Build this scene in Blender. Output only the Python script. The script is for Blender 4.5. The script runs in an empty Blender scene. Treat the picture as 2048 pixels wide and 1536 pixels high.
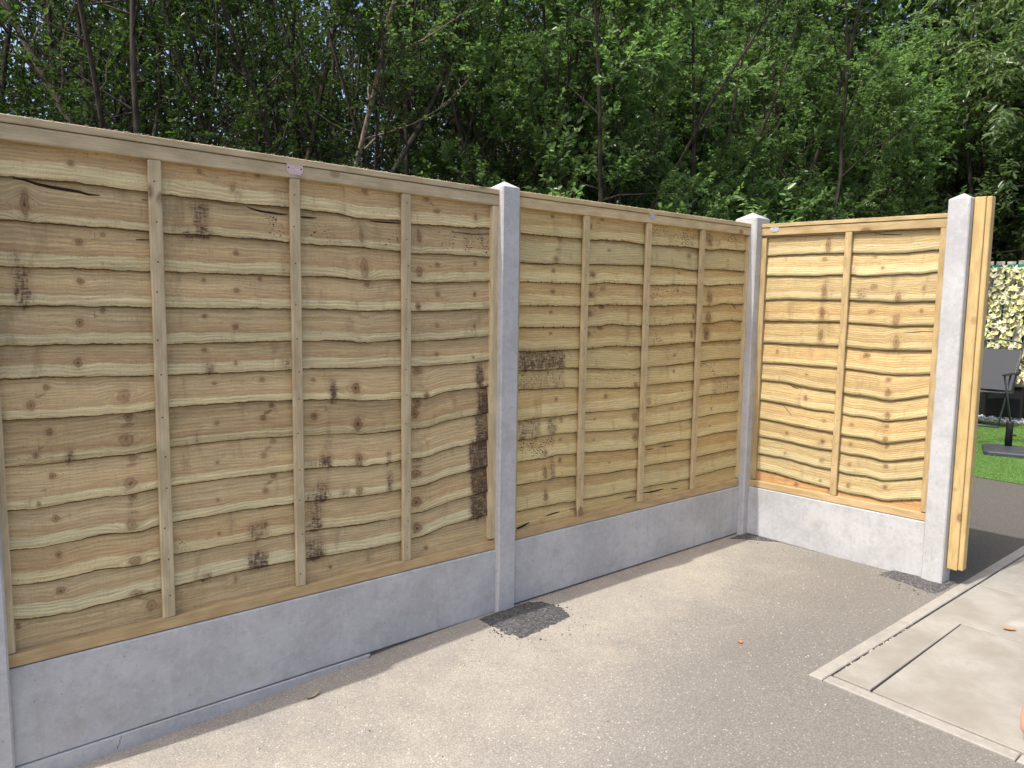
import bpy, math, random
import numpy as np
from mathutils import Vector, Matrix
from mathutils.noise import noise as pnoise

random.seed(7); RNG = np.random.default_rng(7)
scene = bpy.context.scene
COL = scene.collection

# ------------------------------------------------------------------ camera, sky, sun, exposure
cam_d = bpy.data.cameras.new('camera'); cam = bpy.data.objects.new('camera', cam_d); COL.objects.link(cam)
_r = Vector((0.773243, -0.633966, 0.013498)); _u = Vector((0.054685, 0.087875, 0.994629)); _f = Vector((0.631747, 0.768353, -0.102617))
cam.matrix_world = Matrix(((_r.x, _u.x, -_f.x, -2.02429), (_r.y, _u.y, -_f.y, -2.50776), (_r.z, _u.z, -_f.z, 1.37252), (0, 0, 0, 1)))
cam_d.sensor_width = 36.0; cam_d.sensor_fit = 'HORIZONTAL'; cam_d.lens = 1449.83 / 2048 * 36.0
cam_d.clip_start = 0.05; cam_d.clip_end = 400.0
scene.camera = cam

SUN_DIR = Vector((0.63, -0.062, -1.0)).normalized()
SUN_EL = math.asin(-SUN_DIR.z); SUN_AZ = math.atan2(-SUN_DIR.y, -SUN_DIR.x)
world = bpy.data.worlds.new('World'); scene.world = world; world.use_nodes = True
wn = world.node_tree; wn.nodes.clear()
wo = wn.nodes.new('ShaderNodeOutputWorld'); wb = wn.nodes.new('ShaderNodeBackground'); sky = wn.nodes.new('ShaderNodeTexSky')
sky.sky_type = 'NISHITA'; sky.sun_disc = False; sky.sun_elevation = SUN_EL
sky.sun_rotation = math.pi / 2 - SUN_AZ
sky.air_density = 0.7; sky.dust_density = 4.0; sky.ozone_density = 0.3
wb.inputs['Strength'].default_value = 0.15
wn.links.new(sky.outputs[0], wb.inputs[0]); wn.links.new(wb.outputs[0], wo.inputs[0])
sun_d = bpy.data.lights.new('sun', 'SUN'); sun_d.energy = 2.2; sun_d.angle = math.radians(0.53); sun_d.color = (1.0, 0.976, 0.94)
sun = bpy.data.objects.new('sun', sun_d); COL.objects.link(sun)
sun.rotation_euler = SUN_DIR.to_track_quat('-Z', 'Y').to_euler(); sun.location = (-6, 1, 10)
vs = scene.view_settings; vs.view_transform = 'Standard'; vs.look = 'None'; vs.gamma = 1.0; vs.use_curve_mapping = False
vs.exposure = 1.0
# ------------------------------------------------------------------ helpers: meshes and tags
def tag(o, label=None, cat=None, group=None, kind=None):
    if label: o['label'] = label
    if cat: o['category'] = cat
    if group: o['group'] = group
    if kind: o['kind'] = kind
    return o

def link(o, parent=None):
    COL.objects.link(o)
    if parent is not None: o.parent = parent
    return o

def empty(name, loc=(0, 0, 0), rotz=0.0):
    o = bpy.data.objects.new(name, None); o.location = loc; o.rotation_euler = (0, 0, rotz)
    o.empty_display_size = 0.1
    return link(o)

def mesh_of(name, V, F, mat=None, uv=None, attrs=None, smooth=False):
    me = bpy.data.meshes.new(name)
    V = np.asarray(V, dtype=np.float32).reshape(-1, 3)
    if isinstance(F, np.ndarray):
        n, k = F.shape
        me.vertices.add(len(V)); me.vertices.foreach_set('co', V.ravel())
        me.loops.add(n * k); me.loops.foreach_set('vertex_index', F.astype(np.int32).ravel())
        me.polygons.add(n); me.polygons.foreach_set('loop_start', np.arange(0, n * k, k, dtype=np.int32))
        me.update(calc_edges=True)
    else:
        me.from_pydata([tuple(map(float, v)) for v in V], [], [tuple(map(int, f)) for f in F]); me.update()
    if uv is not None:
        l = me.uv_layers.new(name='UVMap'); idx = np.empty(len(me.loops), np.int32); me.loops.foreach_get('vertex_index', idx)
        l.data.foreach_set('uv', np.asarray(uv, np.float32)[idx].ravel())
    for an, (ty, arr) in (attrs or {}).items():
        a = me.attributes.new(an, ty, 'POINT')
        a.data.foreach_set('vector' if ty == 'FLOAT_VECTOR' else 'value', np.asarray(arr, np.float32).ravel())
    if smooth: me.polygons.foreach_set('use_smooth', np.ones(len(me.polygons), bool))
    if mat is not None: me.materials.append(mat)
    return me

def obj(name, V, F, mat=None, parent=None, **kw):
    return link(bpy.data.objects.new(name, mesh_of(name, V, F, mat, **kw)), parent)

class MB:                                   # collects simple shapes into one mesh
    def __init__(s): s.V = []; s.F = []; s.UV = []
    def add(s, V, F, UV=None):
        o = len(s.V); s.V += [tuple(v) for v in V]; s.F += [tuple(i + o for i in f) for f in F]
        s.UV += list(UV) if UV is not None else [(v[0] + v[1] * .7, v[2]) for v in V]
        return s
    def box(s, x0, x1, y0, y1, z0, z1, c=0.0):
        if c <= 0:
            V = [(x, y, z) for z in (z0, z1) for y in (y0, y1) for x in (x0, x1)]
            return s.add(V, [(0, 2, 3, 1), (4, 5, 7, 6), (0, 1, 5, 4), (2, 6, 7, 3), (0, 4, 6, 2), (1, 3, 7, 5)])
        return s.bar((x0 + x1) / 2, None, (x0, x1, y0, y1, z0, z1), c)
    def bar(s, _a, _b, b, c):               # box with chamfered long edges along its longest axis
        x0, x1, y0, y1, z0, z1 = b; L = [x1 - x0, y1 - y0, z1 - z0]; ax = L.index(max(L))
        o = [(1, 2), (2, 0), (0, 1)][ax]
        lo = [x0, y0, z0]; hi = [x1, y1, z1]
        a0, a1, b0, b1 = lo[o[0]], hi[o[0]], lo[o[1]], hi[o[1]]
        ring = [(a0 + c, b0), (a1 - c, b0), (a1, b0 + c), (a1, b1 - c), (a1 - c, b1), (a0 + c, b1), (a0, b1 - c), (a0, b0 + c)]
        mx, my = (a0 + a1) / 2, (b0 + b1) / 2
        V = []; UV = []
        for t, sc in ((lo[ax], 1), (lo[ax] + c, 0), (hi[ax] - c, 0), (hi[ax], 1)):
            for p, q in ring:
                if sc: p = mx + (p - mx) * (1 - 2 * c / (a1 - a0)); q = my + (q - my) * (1 - 2 * c / (b1 - b0))
                v = [0, 0, 0]; v[ax] = t; v[o[0]] = p; v[o[1]] = q; V.append(v); UV.append((t, p + q))
        F = [tuple(range(7, -1, -1)), tuple(range(24, 32))]
        for k in range(3):
            for i in range(8):
                j = (i + 1) % 8; F.append((k * 8 + i, k * 8 + j, k * 8 + 8 + j, k * 8 + 8 + i))
        return s.add(V, F, UV)
    def tube(s, pts, rad, k=8, cap=True):
        pts = [Vector(p) for p in pts]; n = len(pts)
        rad = [rad] * n if not hasattr(rad, '__len__') else rad
        V = []; UV = []; L = 0.0
        for i, p in enumerate(pts):
            d = (pts[min(i + 1, n - 1)] - pts[max(i - 1, 0)]).normalized()
            a = d.cross(Vector((0.31, 0.17, 0.93)) if abs(d.z) < .9 else Vector((1, 0, 0))).normalized(); b = d.cross(a)
            if i: L += (p - pts[i - 1]).length
            for j in range(k):
                t = 2 * math.pi * j / k; V.append(p + (a * math.cos(t) + b * math.sin(t)) * rad[i]); UV.append((L, j / k * .3))
        F = [(i * k + j, i * k + (j + 1) % k, (i + 1) * k + (j + 1) % k, (i + 1) * k + j) for i in range(n - 1) for j in range(k)]
        if cap: F += [tuple(range(k - 1, -1, -1)), tuple((n - 1) * k + j for j in range(k))]
        return s.add(V, F, UV)
    def prism(s, poly, z0, z1, c=0.0):      # vertical prism, counter-clockwise polygon, optional top chamfer
        n = len(poly); cx = sum(p[0] for p in poly) / n; cy = sum(p[1] for p in poly) / n
        V = [(x, y, z0) for x, y in poly] + [(x, y, z1 - c) for x, y in poly]
        F = [tuple(range(n - 1, -1, -1))]
        rings = 2
        if c > 0:
            ins = []
            for i in range(n):
                p0, p1, p2 = Vector(poly[i - 1]), Vector(poly[i]), Vector(poly[(i + 1) % n])
                e1 = (p1 - p0).normalized(); e2 = (p2 - p1).normalized()
                n1 = Vector((-e1.y, e1.x)); n2 = Vector((-e2.y, e2.x)); m = (n1 + n2)
                ins.append(p1 + m * (c / max(.3, 1 + n1.dot(n2))))
            V += [(p.x, p.y, z1) for p in ins]; rings = 3
        for k in range(rings - 1):
            F += [(k * n + i, k * n + (i + 1) % n, (k + 1) * n + (i + 1) % n, (k + 1) * n + i) for i in range(n)]
        F.append(tuple((rings - 1) * n + i for i in range(n)))
        return s.add(V, F)
    def build(s, name, mat, parent=None, smooth=False):
        return obj(name, s.V, s.F, mat, parent, uv=s.UV, smooth=smooth)

# ------------------------------------------------------------------ helpers: materials
class NT:
    def __init__(s, name, rough=0.8, spec=0.3):
        s.m = bpy.data.materials.new(name); s.m.use_nodes = True; s.t = s.m.node_tree
        s.b = s.t.nodes['Principled BSDF']; s.b.inputs['Roughness'].default_value = rough
        s.b.inputs['Specular IOR Level'].default_value = spec
    def n(s, ty, ins=None, **props):
        x = s.t.nodes.new(ty)
        for k, v in props.items(): setattr(x, k, v)
        for k, v in (ins or {}).items(): s.put(x.inputs[k], v)
        return x
    def put(s, sock, v):
        if isinstance(v, bpy.types.NodeSocket): s.t.links.new(v, sock)
        elif v is not None:
            if sock.type == 'RGBA' and len(v) == 3: v = (*v, 1)
            sock.default_value = v
    def M(s, op, a, b=None, c=None, clamp=False):
        x = s.n('ShaderNodeMath', operation=op, use_clamp=clamp)
        for i, v in enumerate((a, b, c)):
            if v is not None: s.put(x.inputs[i], v)
        return x.outputs[0]
    def step(s, v, lo, hi):
        x = s.n('ShaderNodeMapRange', {'Value': v, 'From Min': lo, 'From Max': hi}, interpolation_type='SMOOTHSTEP')
        return x.outputs[0]
    def lin(s, v, lo, hi, a=0.0, b=1.0):
        return s.n('ShaderNodeMapRange', {'Value': v, 'From Min': lo, 'From Max': hi, 'To Min': a, 'To Max': b}).outputs[0]
    def mix(s, f, a, b, mode='MIX'):
        x = s.n('ShaderNodeMix', data_type='RGBA', blend_type=mode)
        s.put(x.inputs[0], f); s.put(x.inputs[6], a); s.put(x.inputs[7], b); return x.outputs[2]
    def vec(s, x, y=0.0, z=0.0):
        return s.n('ShaderNodeCombineXYZ', {0: x, 1: y, 2: z}).outputs[0]
    def sep(s, v):
        return s.n('ShaderNodeSeparateXYZ', {0: v}).outputs
    def noise(s, v, scale, detail=3.0, rough=.55, dist=0.0):
        return s.n('ShaderNodeTexNoise', {'Vector': v, 'Scale': scale, 'Detail': detail, 'Roughness': rough, 'Distortion': dist}).outputs[0]
    def voro(s, v, scale, out='Distance', feature='F1', rnd=1.0):
        return s.n('ShaderNodeTexVoronoi', {'Vector': v, 'Scale': scale, 'Randomness': rnd}, feature=feature).outputs[out]
    def attr(s, name, out='Fac'):
        return s.n('ShaderNodeAttribute', attribute_name=name).outputs[out]
    def uv(s): return s.n('ShaderNodeUVMap').outputs[0]
    def objc(s): return s.n('ShaderNodeTexCoord').outputs['Object']
    def pos(s): return s.n('ShaderNodeNewGeometry').outputs['Position']
    def rnd(s): return s.n('ShaderNodeObjectInfo').outputs['Random']
    def bump(s, h, strength=.4, dist=.004):
        s.put(s.b.inputs['Normal'], s.n('ShaderNodeBump', {'Height': h, 'Strength': strength, 'Distance': dist}).outputs[0])
    def col(s, c): s.put(s.b.inputs['Base Color'], c); return s
    def rough(s, r): s.put(s.b.inputs['Roughness'], r); return s

def plain(name, c, rough=.7, spec=.3, var=.12, scale=30, metallic=0.0):
    k = NT(name, rough, spec); f = k.noise(k.objc(), scale, 4)
    k.col(k.mix(f, tuple(x * (1 - var * 2) for x in c), tuple(min(1, x * (1 + var * 2)) for x in c))); k.b.inputs['Metallic'].default_value = metallic
    return k.m

def slat_material(name, dark, light, heart, pale, palew, grey, edge=.0115):
    k = NT(name, .78, .25)
    u, v, _ = k.sep(k.uv())
    rnd = k.rnd(); gv = k.attr('grain'); pv = k.attr('pale')
    r37 = k.M('MULTIPLY', rnd, 37.0)
    wob = k.noise(k.vec(k.M('MULTIPLY', u, 1.6), k.M('MULTIPLY', gv, 7.0), r37), 1.0, 2)
    g1 = k.noise(k.vec(k.M('MULTIPLY', u, 1.8), k.M('MULTIPLY', gv, 46.0), r37), 1.0, 4, .6)
    g2 = k.noise(k.vec(k.M('MULTIPLY', u, 9.0), k.M('MULTIPLY', gv, 260.0), r37), 1.0, 3, .6)
    ph = k.M('ADD', k.M('MULTIPLY', gv, 520.0), k.M('MULTIPLY', wob, 34.0))
    ring = k.M('SINE', ph)
    blot = k.noise(k.vec(k.M('MULTIPLY', u, 5.0), k.M('MULTIPLY', gv, 12.0), r37), 1.0, 4)
    c = k.mix(k.step(g1, .3, .7), dark, light)
    c = k.mix(k.M('MULTIPLY', k.step(blot, .45, .75), .45), c, grey)
    # heartwood above the sapwood edge
    pe = k.M('ADD', pv, k.M('MULTIPLY', k.M('SUBTRACT', k.noise(k.vec(k.M('MULTIPLY', u, 6.0), 0.0, r37), 1.0, 5, .65), .5), .7))
    hb = k.M('MULTIPLY', k.step(pe, 2.1, 1.05), k.lin(wob, .3, .7, .35, .95))
    c = k.mix(hb, c, heart)
    c = k.mix(k.M('MULTIPLY', k.step(pe, 1.06, .94), palew), c, k.mix(k.step(g1, .3, .7), tuple(x * .86 for x in pale), pale))
    c = k.mix(k.M('MULTIPLY', k.lin(ring, -1, 1, .0, .42), k.lin(blot, .3, .6, .25, 1)), c, tuple(x * .55 for x in dark))
    c = k.mix(k.lin(g2, .33, .62, .42, .0), c, tuple(x * .42 for x in dark))
    g4 = k.noise(k.vec(k.M('MULTIPLY', u, 24.0), k.M('MULTIPLY', gv, 420.0), r37), 1.0, 3, .65)
    c = k.mix(k.lin(g4, .5, .8, .0, .40), c, tuple(min(.9, x * 1.5) for x in light))
    saw = k.noise(k.vec(k.M('MULTIPLY', u, 300.0), k.M('MULTIPLY', v, 4.0), r37), 1.0, 1)
    c = k.mix(k.lin(saw, .5, .8, 0, .13), c, tuple(x * .5 for x in dark))
    speckle = k.noise(k.vec(k.M('MULTIPLY', u, 150.0), k.M('MULTIPLY', v, 210.0), r37), 1.0, 2)
    c = k.mix(k.M('MULTIPLY', k.step(speckle, .61, .74), .55), c, (.12, .08, .045))
    # knots
    kx, ky, km = k.sep(k.attr('knot', 'Vector'))
    kd = k.noise(k.vec(k.M('MULTIPLY', u, 38.0), k.M('MULTIPLY', v, 70.0), r37), 1.0, 3)
    rr = k.M('ADD', k.M('SQRT', k.M('ADD', k.M('MULTIPLY', kx, kx), k.M('MULTIPLY', ky, ky))), k.M('MULTIPLY', k.M('SUBTRACT', kd, .5), 1.25))
    ks = k.lin(k.noise(k.vec(k.M('MULTIPLY', u, 9.0), k.M('MULTIPLY', v, 9.0), r37), 1.0, 1), .3, .7, .5, 1.0); km = k.M('MULTIPLY', km, ks)
    halo = k.M('MULTIPLY', k.M('MULTIPLY', k.step(rr, 2.4, .7), km), .38)
    c = k.mix(halo, c, tuple(x * .55 for x in heart))
    kin = k.M('MULTIPLY', k.step(rr, 1.0, .72), km)
    rings = k.M('SINE', k.M('MULTIPLY', rr, 17.0))
    kc = k.mix(k.lin(rings, -1, 1), (.17, .092, .042), (.30, .175, .085))
    c = k.mix(k.M('MULTIPLY', kin, .85), c, kc)
    c = k.mix(k.M('MULTIPLY', k.M('MULTIPLY', k.step(k.M('ABSOLUTE', k.M('SUBTRACT', rr, .86)), .22, .0), km), .30), c, (.11, .058, .028))
    c = k.mix(k.M('MULTIPLY', k.M('MULTIPLY', k.step(rr, .3, .1), km), .75), c, (.05, .025, .012))
    # bark stains and specks left by the saw
    n1 = k.noise(k.vec(k.M('MULTIPLY', u, 38.0), k.M('MULTIPLY', v, 210.0), r37), 1.0, 5, .75)
    n1b = k.noise(k.vec(k.M('MULTIPLY', u, 130.0), k.M('MULTIPLY', v, 30.0), r37), 1.0, 3, .6)
    st = k.attr('stain'); nn = k.M('MULTIPLY', k.M('SUBTRACT', k.M('ADD', k.M('MULTIPLY', n1, .72), k.M('MULTIPLY', n1b, .28)), .5), 2.9); sf = k.M('MULTIPLY', k.step(k.M('ADD', st, nn), .46, .95), k.step(st, .08, .3))
    haze = k.M('MULTIPLY', k.M('MULTIPLY', st, k.lin(n1b, .3, .7, .4, 1.0)), .85, clamp=True)
    c = k.mix(haze, c, (.19, .115, .07))
    c = k.mix(k.M('MULTIPLY', sf, .93), c, k.mix(n1b, (.034, .020, .014), (.105, .060, .038)))
    sp = k.attr('specks'); n2 = k.noise(k.vec(k.M('MULTIPLY', u, 95.0), k.M('MULTIPLY', v, 160.0), r37), 1.0, 2, .5)
    c = k.mix(k.M('MULTIPLY', k.step(k.M('ADD', n2, k.M('MULTIPLY', k.M('SUBTRACT', sp, 1.0), .28)), .545, .61), .9), c, (.05, .028, .02))
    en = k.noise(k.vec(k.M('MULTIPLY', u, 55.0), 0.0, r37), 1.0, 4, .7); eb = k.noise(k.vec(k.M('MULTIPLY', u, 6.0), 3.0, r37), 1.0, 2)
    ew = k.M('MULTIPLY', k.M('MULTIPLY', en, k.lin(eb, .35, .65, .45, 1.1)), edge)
    c = k.mix(k.M('MULTIPLY', k.step(v, ew, k.M('MULTIPLY', ew, .55)), .9), c, (.035, .021, .015))  # bark on the lower edge, strengthened to paint the gap shadow under each slat
    grime = k.M('MULTIPLY', k.step(k.noise(k.vec(k.M('MULTIPLY', u, 14.0), k.M('MULTIPLY', v, 5.0), r37), 1.0, 5, .7), .54, .72), .5)
    c = k.mix(grime, c, tuple(x * .5 for x in dark))
    tone = k.lin(rnd, 0, 1, .84, 1.10); tb = k.M('MULTIPLY', tone, k.lin(k.M('FRACT', k.M('MULTIPLY', rnd, 17.3)), 0, 1, .88, 1.08))
    c = k.mix(1.0, c, k.vec(tone, k.M('MULTIPLY', k.M('ADD', tone, tb), .5), tb), 'MULTIPLY')
    k.col(c)
    k.bump(k.M('ADD', k.M('ADD', k.M('MULTIPLY', g2, .7), k.M('MULTIPLY', ring, .12)), k.M('MULTIPLY', saw, .3)), .85, .0026)
    return k.m

def batten_material(name, dark, light):
    k = NT(name, .8, .25); u, v, _ = k.sep(k.uv()); rnd = k.rnd(); r = k.M('MULTIPLY', rnd, 53.0)
    wob = k.noise(k.vec(k.M('MULTIPLY', u, 3.0), k.M('MULTIPLY', v, 12.0), r), 1.0, 2)
    g = k.noise(k.vec(k.M('MULTIPLY', u, 5.0), k.M('MULTIPLY', v, 230.0), r), 1.0, 4, .6)
    ring = k.M('SINE', k.M('ADD', k.M('MULTIPLY', v, 700.0), k.M('MULTIPLY', wob, 26.0)))
    b = k.noise(k.vec(k.M('MULTIPLY', u, 9.0), k.M('MULTIPLY', v, 30.0), r), 1.0, 4)
    c = k.mix(k.step(b, .3, .7), dark, light)
    c = k.mix(k.lin(g, .35, .75, .32, 0), c, tuple(x * .45 for x in dark))
    c = k.mix(k.lin(ring, -1, 1, 0, .16), c, tuple(x * .6 for x in dark))
    vc = k.voro(k.vec(k.M('MULTIPLY', u, 6.0), k.M('MULTIPLY', v, 9.0), r), 1.0)
    pick = k.noise(k.vec(k.M('MULTIPLY', u, 3.0), 0.0, r), 1.0, 0)
    kk = k.M('MULTIPLY', k.step(vc, .22, .12), k.step(pick, .5, .56))
    c = k.mix(k.M('MULTIPLY', kk, .75), c, k.mix(k.lin(k.M('SINE', k.M('MULTIPLY', vc, 95.0)), -1, 1), (.10, .052, .024), (.25, .14, .065)))
    s = k.noise(k.vec(k.M('MULTIPLY', u, 130.0), k.M('MULTIPLY', v, 150.0), r), 1.0, 2)
    c = k.mix(k.M('MULTIPLY', k.step(s, .68, .8), .5), c, (.07, .042, .025))
    tone = k.lin(rnd, 0, 1, .88, 1.1); c = k.mix(1.0, c, k.vec(tone, tone, tone), 'MULTIPLY')
    k.col(c); k.bump(k.M('ADD', g, k.M('MULTIPLY', s, .4)), .5, .002); return k.m

def concrete_material(name, base, mott=1.0, pits=1.0):
    k = NT(name, .72, .3); p = k.objc(); r = k.M('MULTIPLY', k.rnd(), 41.0)
    px, py, pz = k.sep(p); q = k.vec(k.M('ADD', px, r), py, pz)
    n1 = k.noise(q, 3.2, 5, .6); n2 = k.noise(q, 16, 5, .65); n3 = k.noise(q, 160, 3, .6)
    drip = k.noise(k.vec(k.M('ADD', k.M('MULTIPLY', px, 26.0), r), k.M('MULTIPLY', py, 26.0), k.M('MULTIPLY', pz, 2.2)), 1.0, 4, .6)
    c = k.mix(k.step(n1, .32, .68), tuple(x * .84 for x in base), tuple(min(.9, x * 1.08) for x in base))
    c = k.mix(k.M('MULTIPLY', k.step(n2, .48, .70), .42 * mott), c, tuple(x * y for x, y in zip(base, (.68, .68, .69))))
    c = k.mix(k.M('MULTIPLY', k.step(drip, .56, .74), .34 * mott), c, tuple(x * y for x, y in zip(base, (1.16, 1.16, 1.17))))
    c = k.mix(k.M('MULTIPLY', k.step(drip, .42, .27), .32 * mott), c, tuple(x * y for x, y in zip(base, (.66, .64, .61))))
    n5 = k.noise(q, 42, 4, .7); c = k.mix(k.M('MULTIPLY', k.step(n5, .5, .66), .3 * mott), c, tuple(min(.9, x * 1.25) for x in base)); c = k.mix(k.M('MULTIPLY', k.step(n5, .45, .3), .4 * mott), c, tuple(x * .66 for x in base))
    warm = k.noise(q, 5.5, 4, .6); c = k.mix(k.M('MULTIPLY', k.step(warm, .6, .75), .35), c, tuple(x * y for x, y in zip(base, (.78, .68, .55))))
    c = k.mix(k.lin(n3, .3, .8, .0, .18), c, tuple(x * .6 for x in base))
    pit = k.voro(q, 30.0); c = k.mix(k.M('MULTIPLY', k.step(pit, .10, .04), .6 * pits), c, (.09, .088, .085))
    k.col(c); k.bump(k.M('ADD', k.M('MULTIPLY', n2, .6), k.M('MULTIPLY', n3, .5)), .3, .002); return k.m

def tarmac_material(name, stones, binder, dust, dustf, sc=1.0, farf=None):
    k = NT(name, .9, .2); p = k.pos(); px, py, pz = k.sep(p)
    warp = k.noise(p, 60, 2)
    vcol = k.voro(p, 150.0 * sc, 'Color'); vd = k.voro(p, 150.0 * sc)
    vr, vg, vb = k.sep(vcol)
    c = k.mix(k.step(vr, .1, .95), stones[0], stones[1])
    c = k.mix(k.M('MULTIPLY', k.step(vg, .975, .985), .8), c, stones[2])
    gap = k.step(k.M('ADD', vd, k.M('MULTIPLY', warp, .25)), .5, .78)
    c = k.mix(k.M('MULTIPLY', gap, .45), c, binder)
    big = k.noise(p, 1.3, 4, .6); mid = k.noise(p, 6.5, 5, .62); fine = k.noise(p, 45, 3)
    d = k.M('ADD', k.M('ADD', k.M('MULTIPLY', k.M('SUBTRACT', big, .5), 1.5), k.M('MULTIPLY', k.M('SUBTRACT', mid, .5), .9)), dustf(k, px, py))
    d = k.M('ADD', d, k.M('MULTIPLY', k.M('SUBTRACT', fine, .5), .35))
    df = k.step(d, .1, .95)
    c = k.mix(k.M('MULTIPLY', df, .62), c, k.mix(k.M('MULTIPLY', gap, .55), dust, tuple(x * .5 for x in dust)))
    if farf is not None:
        t = farf(k, px, py); c = k.mix(1.0, c, k.vec(t, t, t), 'MULTIPLY')
    spots = k.voro(p, 7.0); c = k.mix(k.M('MULTIPLY', k.step(spots, .045, .02), .8), c, (.02, .02, .02))
    lump = k.noise(p, 300, 1)
    k.col(c); k.bump(k.M('ADD', k.M('SUBTRACT', 1.0, vd), k.M('MULTIPLY', lump, .3)), .24, .0026); return k.m

def bark_material(name, a, b, lichen):
    k = NT(name, .9, .15); p = k.objc(); px, py, pz = k.sep(p)
    q = k.vec(k.M('MULTIPLY', px, 40.0), k.M('MULTIPLY', py, 40.0), k.M('MULTIPLY', pz, 6.0))
    n1 = k.noise(q, 1.0, 4); n2 = k.noise(p, 5, 3)
    c = k.mix(k.step(n1, .35, .65), a, b); c = k.mix(k.M('MULTIPLY', k.step(n2, .55, .7), .6), c, lichen)
    k.col(c); k.bump(n1, .6, .006); return k.m

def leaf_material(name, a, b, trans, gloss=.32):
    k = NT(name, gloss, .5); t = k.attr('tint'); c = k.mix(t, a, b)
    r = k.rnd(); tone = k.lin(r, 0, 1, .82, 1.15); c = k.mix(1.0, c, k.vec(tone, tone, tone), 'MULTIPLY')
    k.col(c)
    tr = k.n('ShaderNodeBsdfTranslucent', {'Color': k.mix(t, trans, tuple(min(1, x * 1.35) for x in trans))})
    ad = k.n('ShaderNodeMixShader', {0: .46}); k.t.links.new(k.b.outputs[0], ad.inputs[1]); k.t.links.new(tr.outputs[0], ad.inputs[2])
    k.t.links.new(ad.outputs[0], k.t.nodes['Material Output'].inputs[0]); return k.m

MAT = {}
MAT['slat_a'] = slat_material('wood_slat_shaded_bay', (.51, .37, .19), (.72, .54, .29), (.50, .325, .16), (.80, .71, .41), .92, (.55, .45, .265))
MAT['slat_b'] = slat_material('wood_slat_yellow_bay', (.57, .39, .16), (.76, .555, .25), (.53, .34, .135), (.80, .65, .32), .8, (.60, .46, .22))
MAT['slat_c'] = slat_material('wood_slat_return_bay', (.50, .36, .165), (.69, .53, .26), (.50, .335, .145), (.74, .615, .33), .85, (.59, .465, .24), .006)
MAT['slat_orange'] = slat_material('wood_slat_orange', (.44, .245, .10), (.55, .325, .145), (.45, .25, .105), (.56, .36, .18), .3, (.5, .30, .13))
MAT['batten_a'] = batten_material('batten_wood_shaded_bay', (.47, .375, .225), (.66, .54, .34))
MAT['batten_b'] = batten_material('batten_wood_yellow_bay', (.47, .36, .19), (.65, .505, .28))
MAT['batten_c'] = batten_material('batten_wood_return_bay', (.40, .29, .14), (.58, .43, .215))
MAT['base_rail'] = batten_material('base_rail_wood', (.46, .32, .155), (.62, .455, .24))
MAT['timber'] = batten_material('yellow_timber', (.47, .335, .145), (.60, .445, .205))
MAT['conc'] = concrete_material('concrete_precast', (.460, .460, .455))
MAT['conc_board'] = concrete_material('concrete_gravel_board', (.460, .460, .457), 1.0, .8)
MAT['bark_dark'] = plain('bark_inclusion', (.035, .02, .014), .9, .1, .3, 90)
def worn(k, px, py):                          # cleaner, greyer tarmac towards the paving, with ragged limits
    w = k.M('MULTIPLY', k.M('SUBTRACT', k.noise(k.vec(px, py, 3.0), 1.7, 4, .6), .5), 1.5)
    return k.step(k.M('ADD', k.M('ADD', k.M('MULTIPLY', py, -1.55), k.M('MULTIPLY', px, .42)), w), .75, 2.15)
def dust_ground(k, px, py):
    fence = k.lin(py, -2.0, -.1, -.25, .62)
    right = k.step(k.M('ADD', px, k.M('MULTIPLY', py, -.9)), .7, 1.9)
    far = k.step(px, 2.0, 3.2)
    return k.M('SUBTRACT', k.M('SUBTRACT', fence, k.M('MULTIPLY', worn(k, px, py), .6)), k.M('MULTIPLY', far, 1.0))
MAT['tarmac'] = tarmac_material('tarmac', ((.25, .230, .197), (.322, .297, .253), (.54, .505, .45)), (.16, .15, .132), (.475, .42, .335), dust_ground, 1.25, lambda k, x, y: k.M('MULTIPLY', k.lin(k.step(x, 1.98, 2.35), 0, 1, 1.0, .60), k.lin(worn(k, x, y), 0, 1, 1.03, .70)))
MAT['patch'] = tarmac_material('fresh_tarmac', ((.07, .068, .065), (.145, .14, .135), (.22, .21, .20)), (.035, .034, .032), (.16, .14, .115), lambda k, x, y: -.55, .8)
MAT['flag'] = None
def flag_material():
    k = NT('paving_concrete', .85, .25); p = k.pos(); r = k.M('MULTIPLY', k.rnd(), 19.0); px, py, pz = k.sep(p)
    q = k.vec(k.M('ADD', px, r), py, pz)
    n1 = k.noise(q, 4, 5, .6); n2 = k.noise(q, 30, 4, .6); n3 = k.noise(q, 260, 2)
    hatch = k.M('SINE', k.M('MULTIPLY', k.M('ADD', px, k.M('MULTIPLY', py, -1.0)), 1100.0))
    c = k.mix(k.step(n1, .3, .7), (.265, .245, .205), (.375, .355, .31)); c = k.mix(k.M('MULTIPLY', k.step(n2, .5, .7), .5), c, (.30, .27, .22))
    c = k.mix(k.lin(n3, .35, .7, .3, 0), c, (.20, .175, .14))
    c = k.mix(k.lin(hatch, -1, 1, 0, .08), c, (.2, .18, .15))
    wh = k.noise(p, 2.2, 3); c = k.mix(k.M('MULTIPLY', k.step(wh, .62, .75), .4), c, (.50, .485, .455))
    k.col(c); k.bump(k.M('ADD', n3, k.M('ADD', n2, k.M('MULTIPLY', hatch, .15))), .4, .002); return k.m
MAT['flag'] = flag_material()
MAT['edging'] = concrete_material('edging_concrete', (.345, .32, .275), 1.0, .3)
MAT['fibre'] = plain('pale_wood_fibre', (.72, .64, .40), .9, .1, .1, 60)
MAT['bed'] = plain('joint_soil', (.03, .025, .02), .95, .1, .3, 60)
MAT['soil'] = plain('woodland_soil', (.045, .036, .022), .95, .1, .35, 3)
MAT['bark'] = bark_material('bark_grey_brown', (.028, .023, .018), (.07, .058, .046), (.085, .085, .06))
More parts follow.
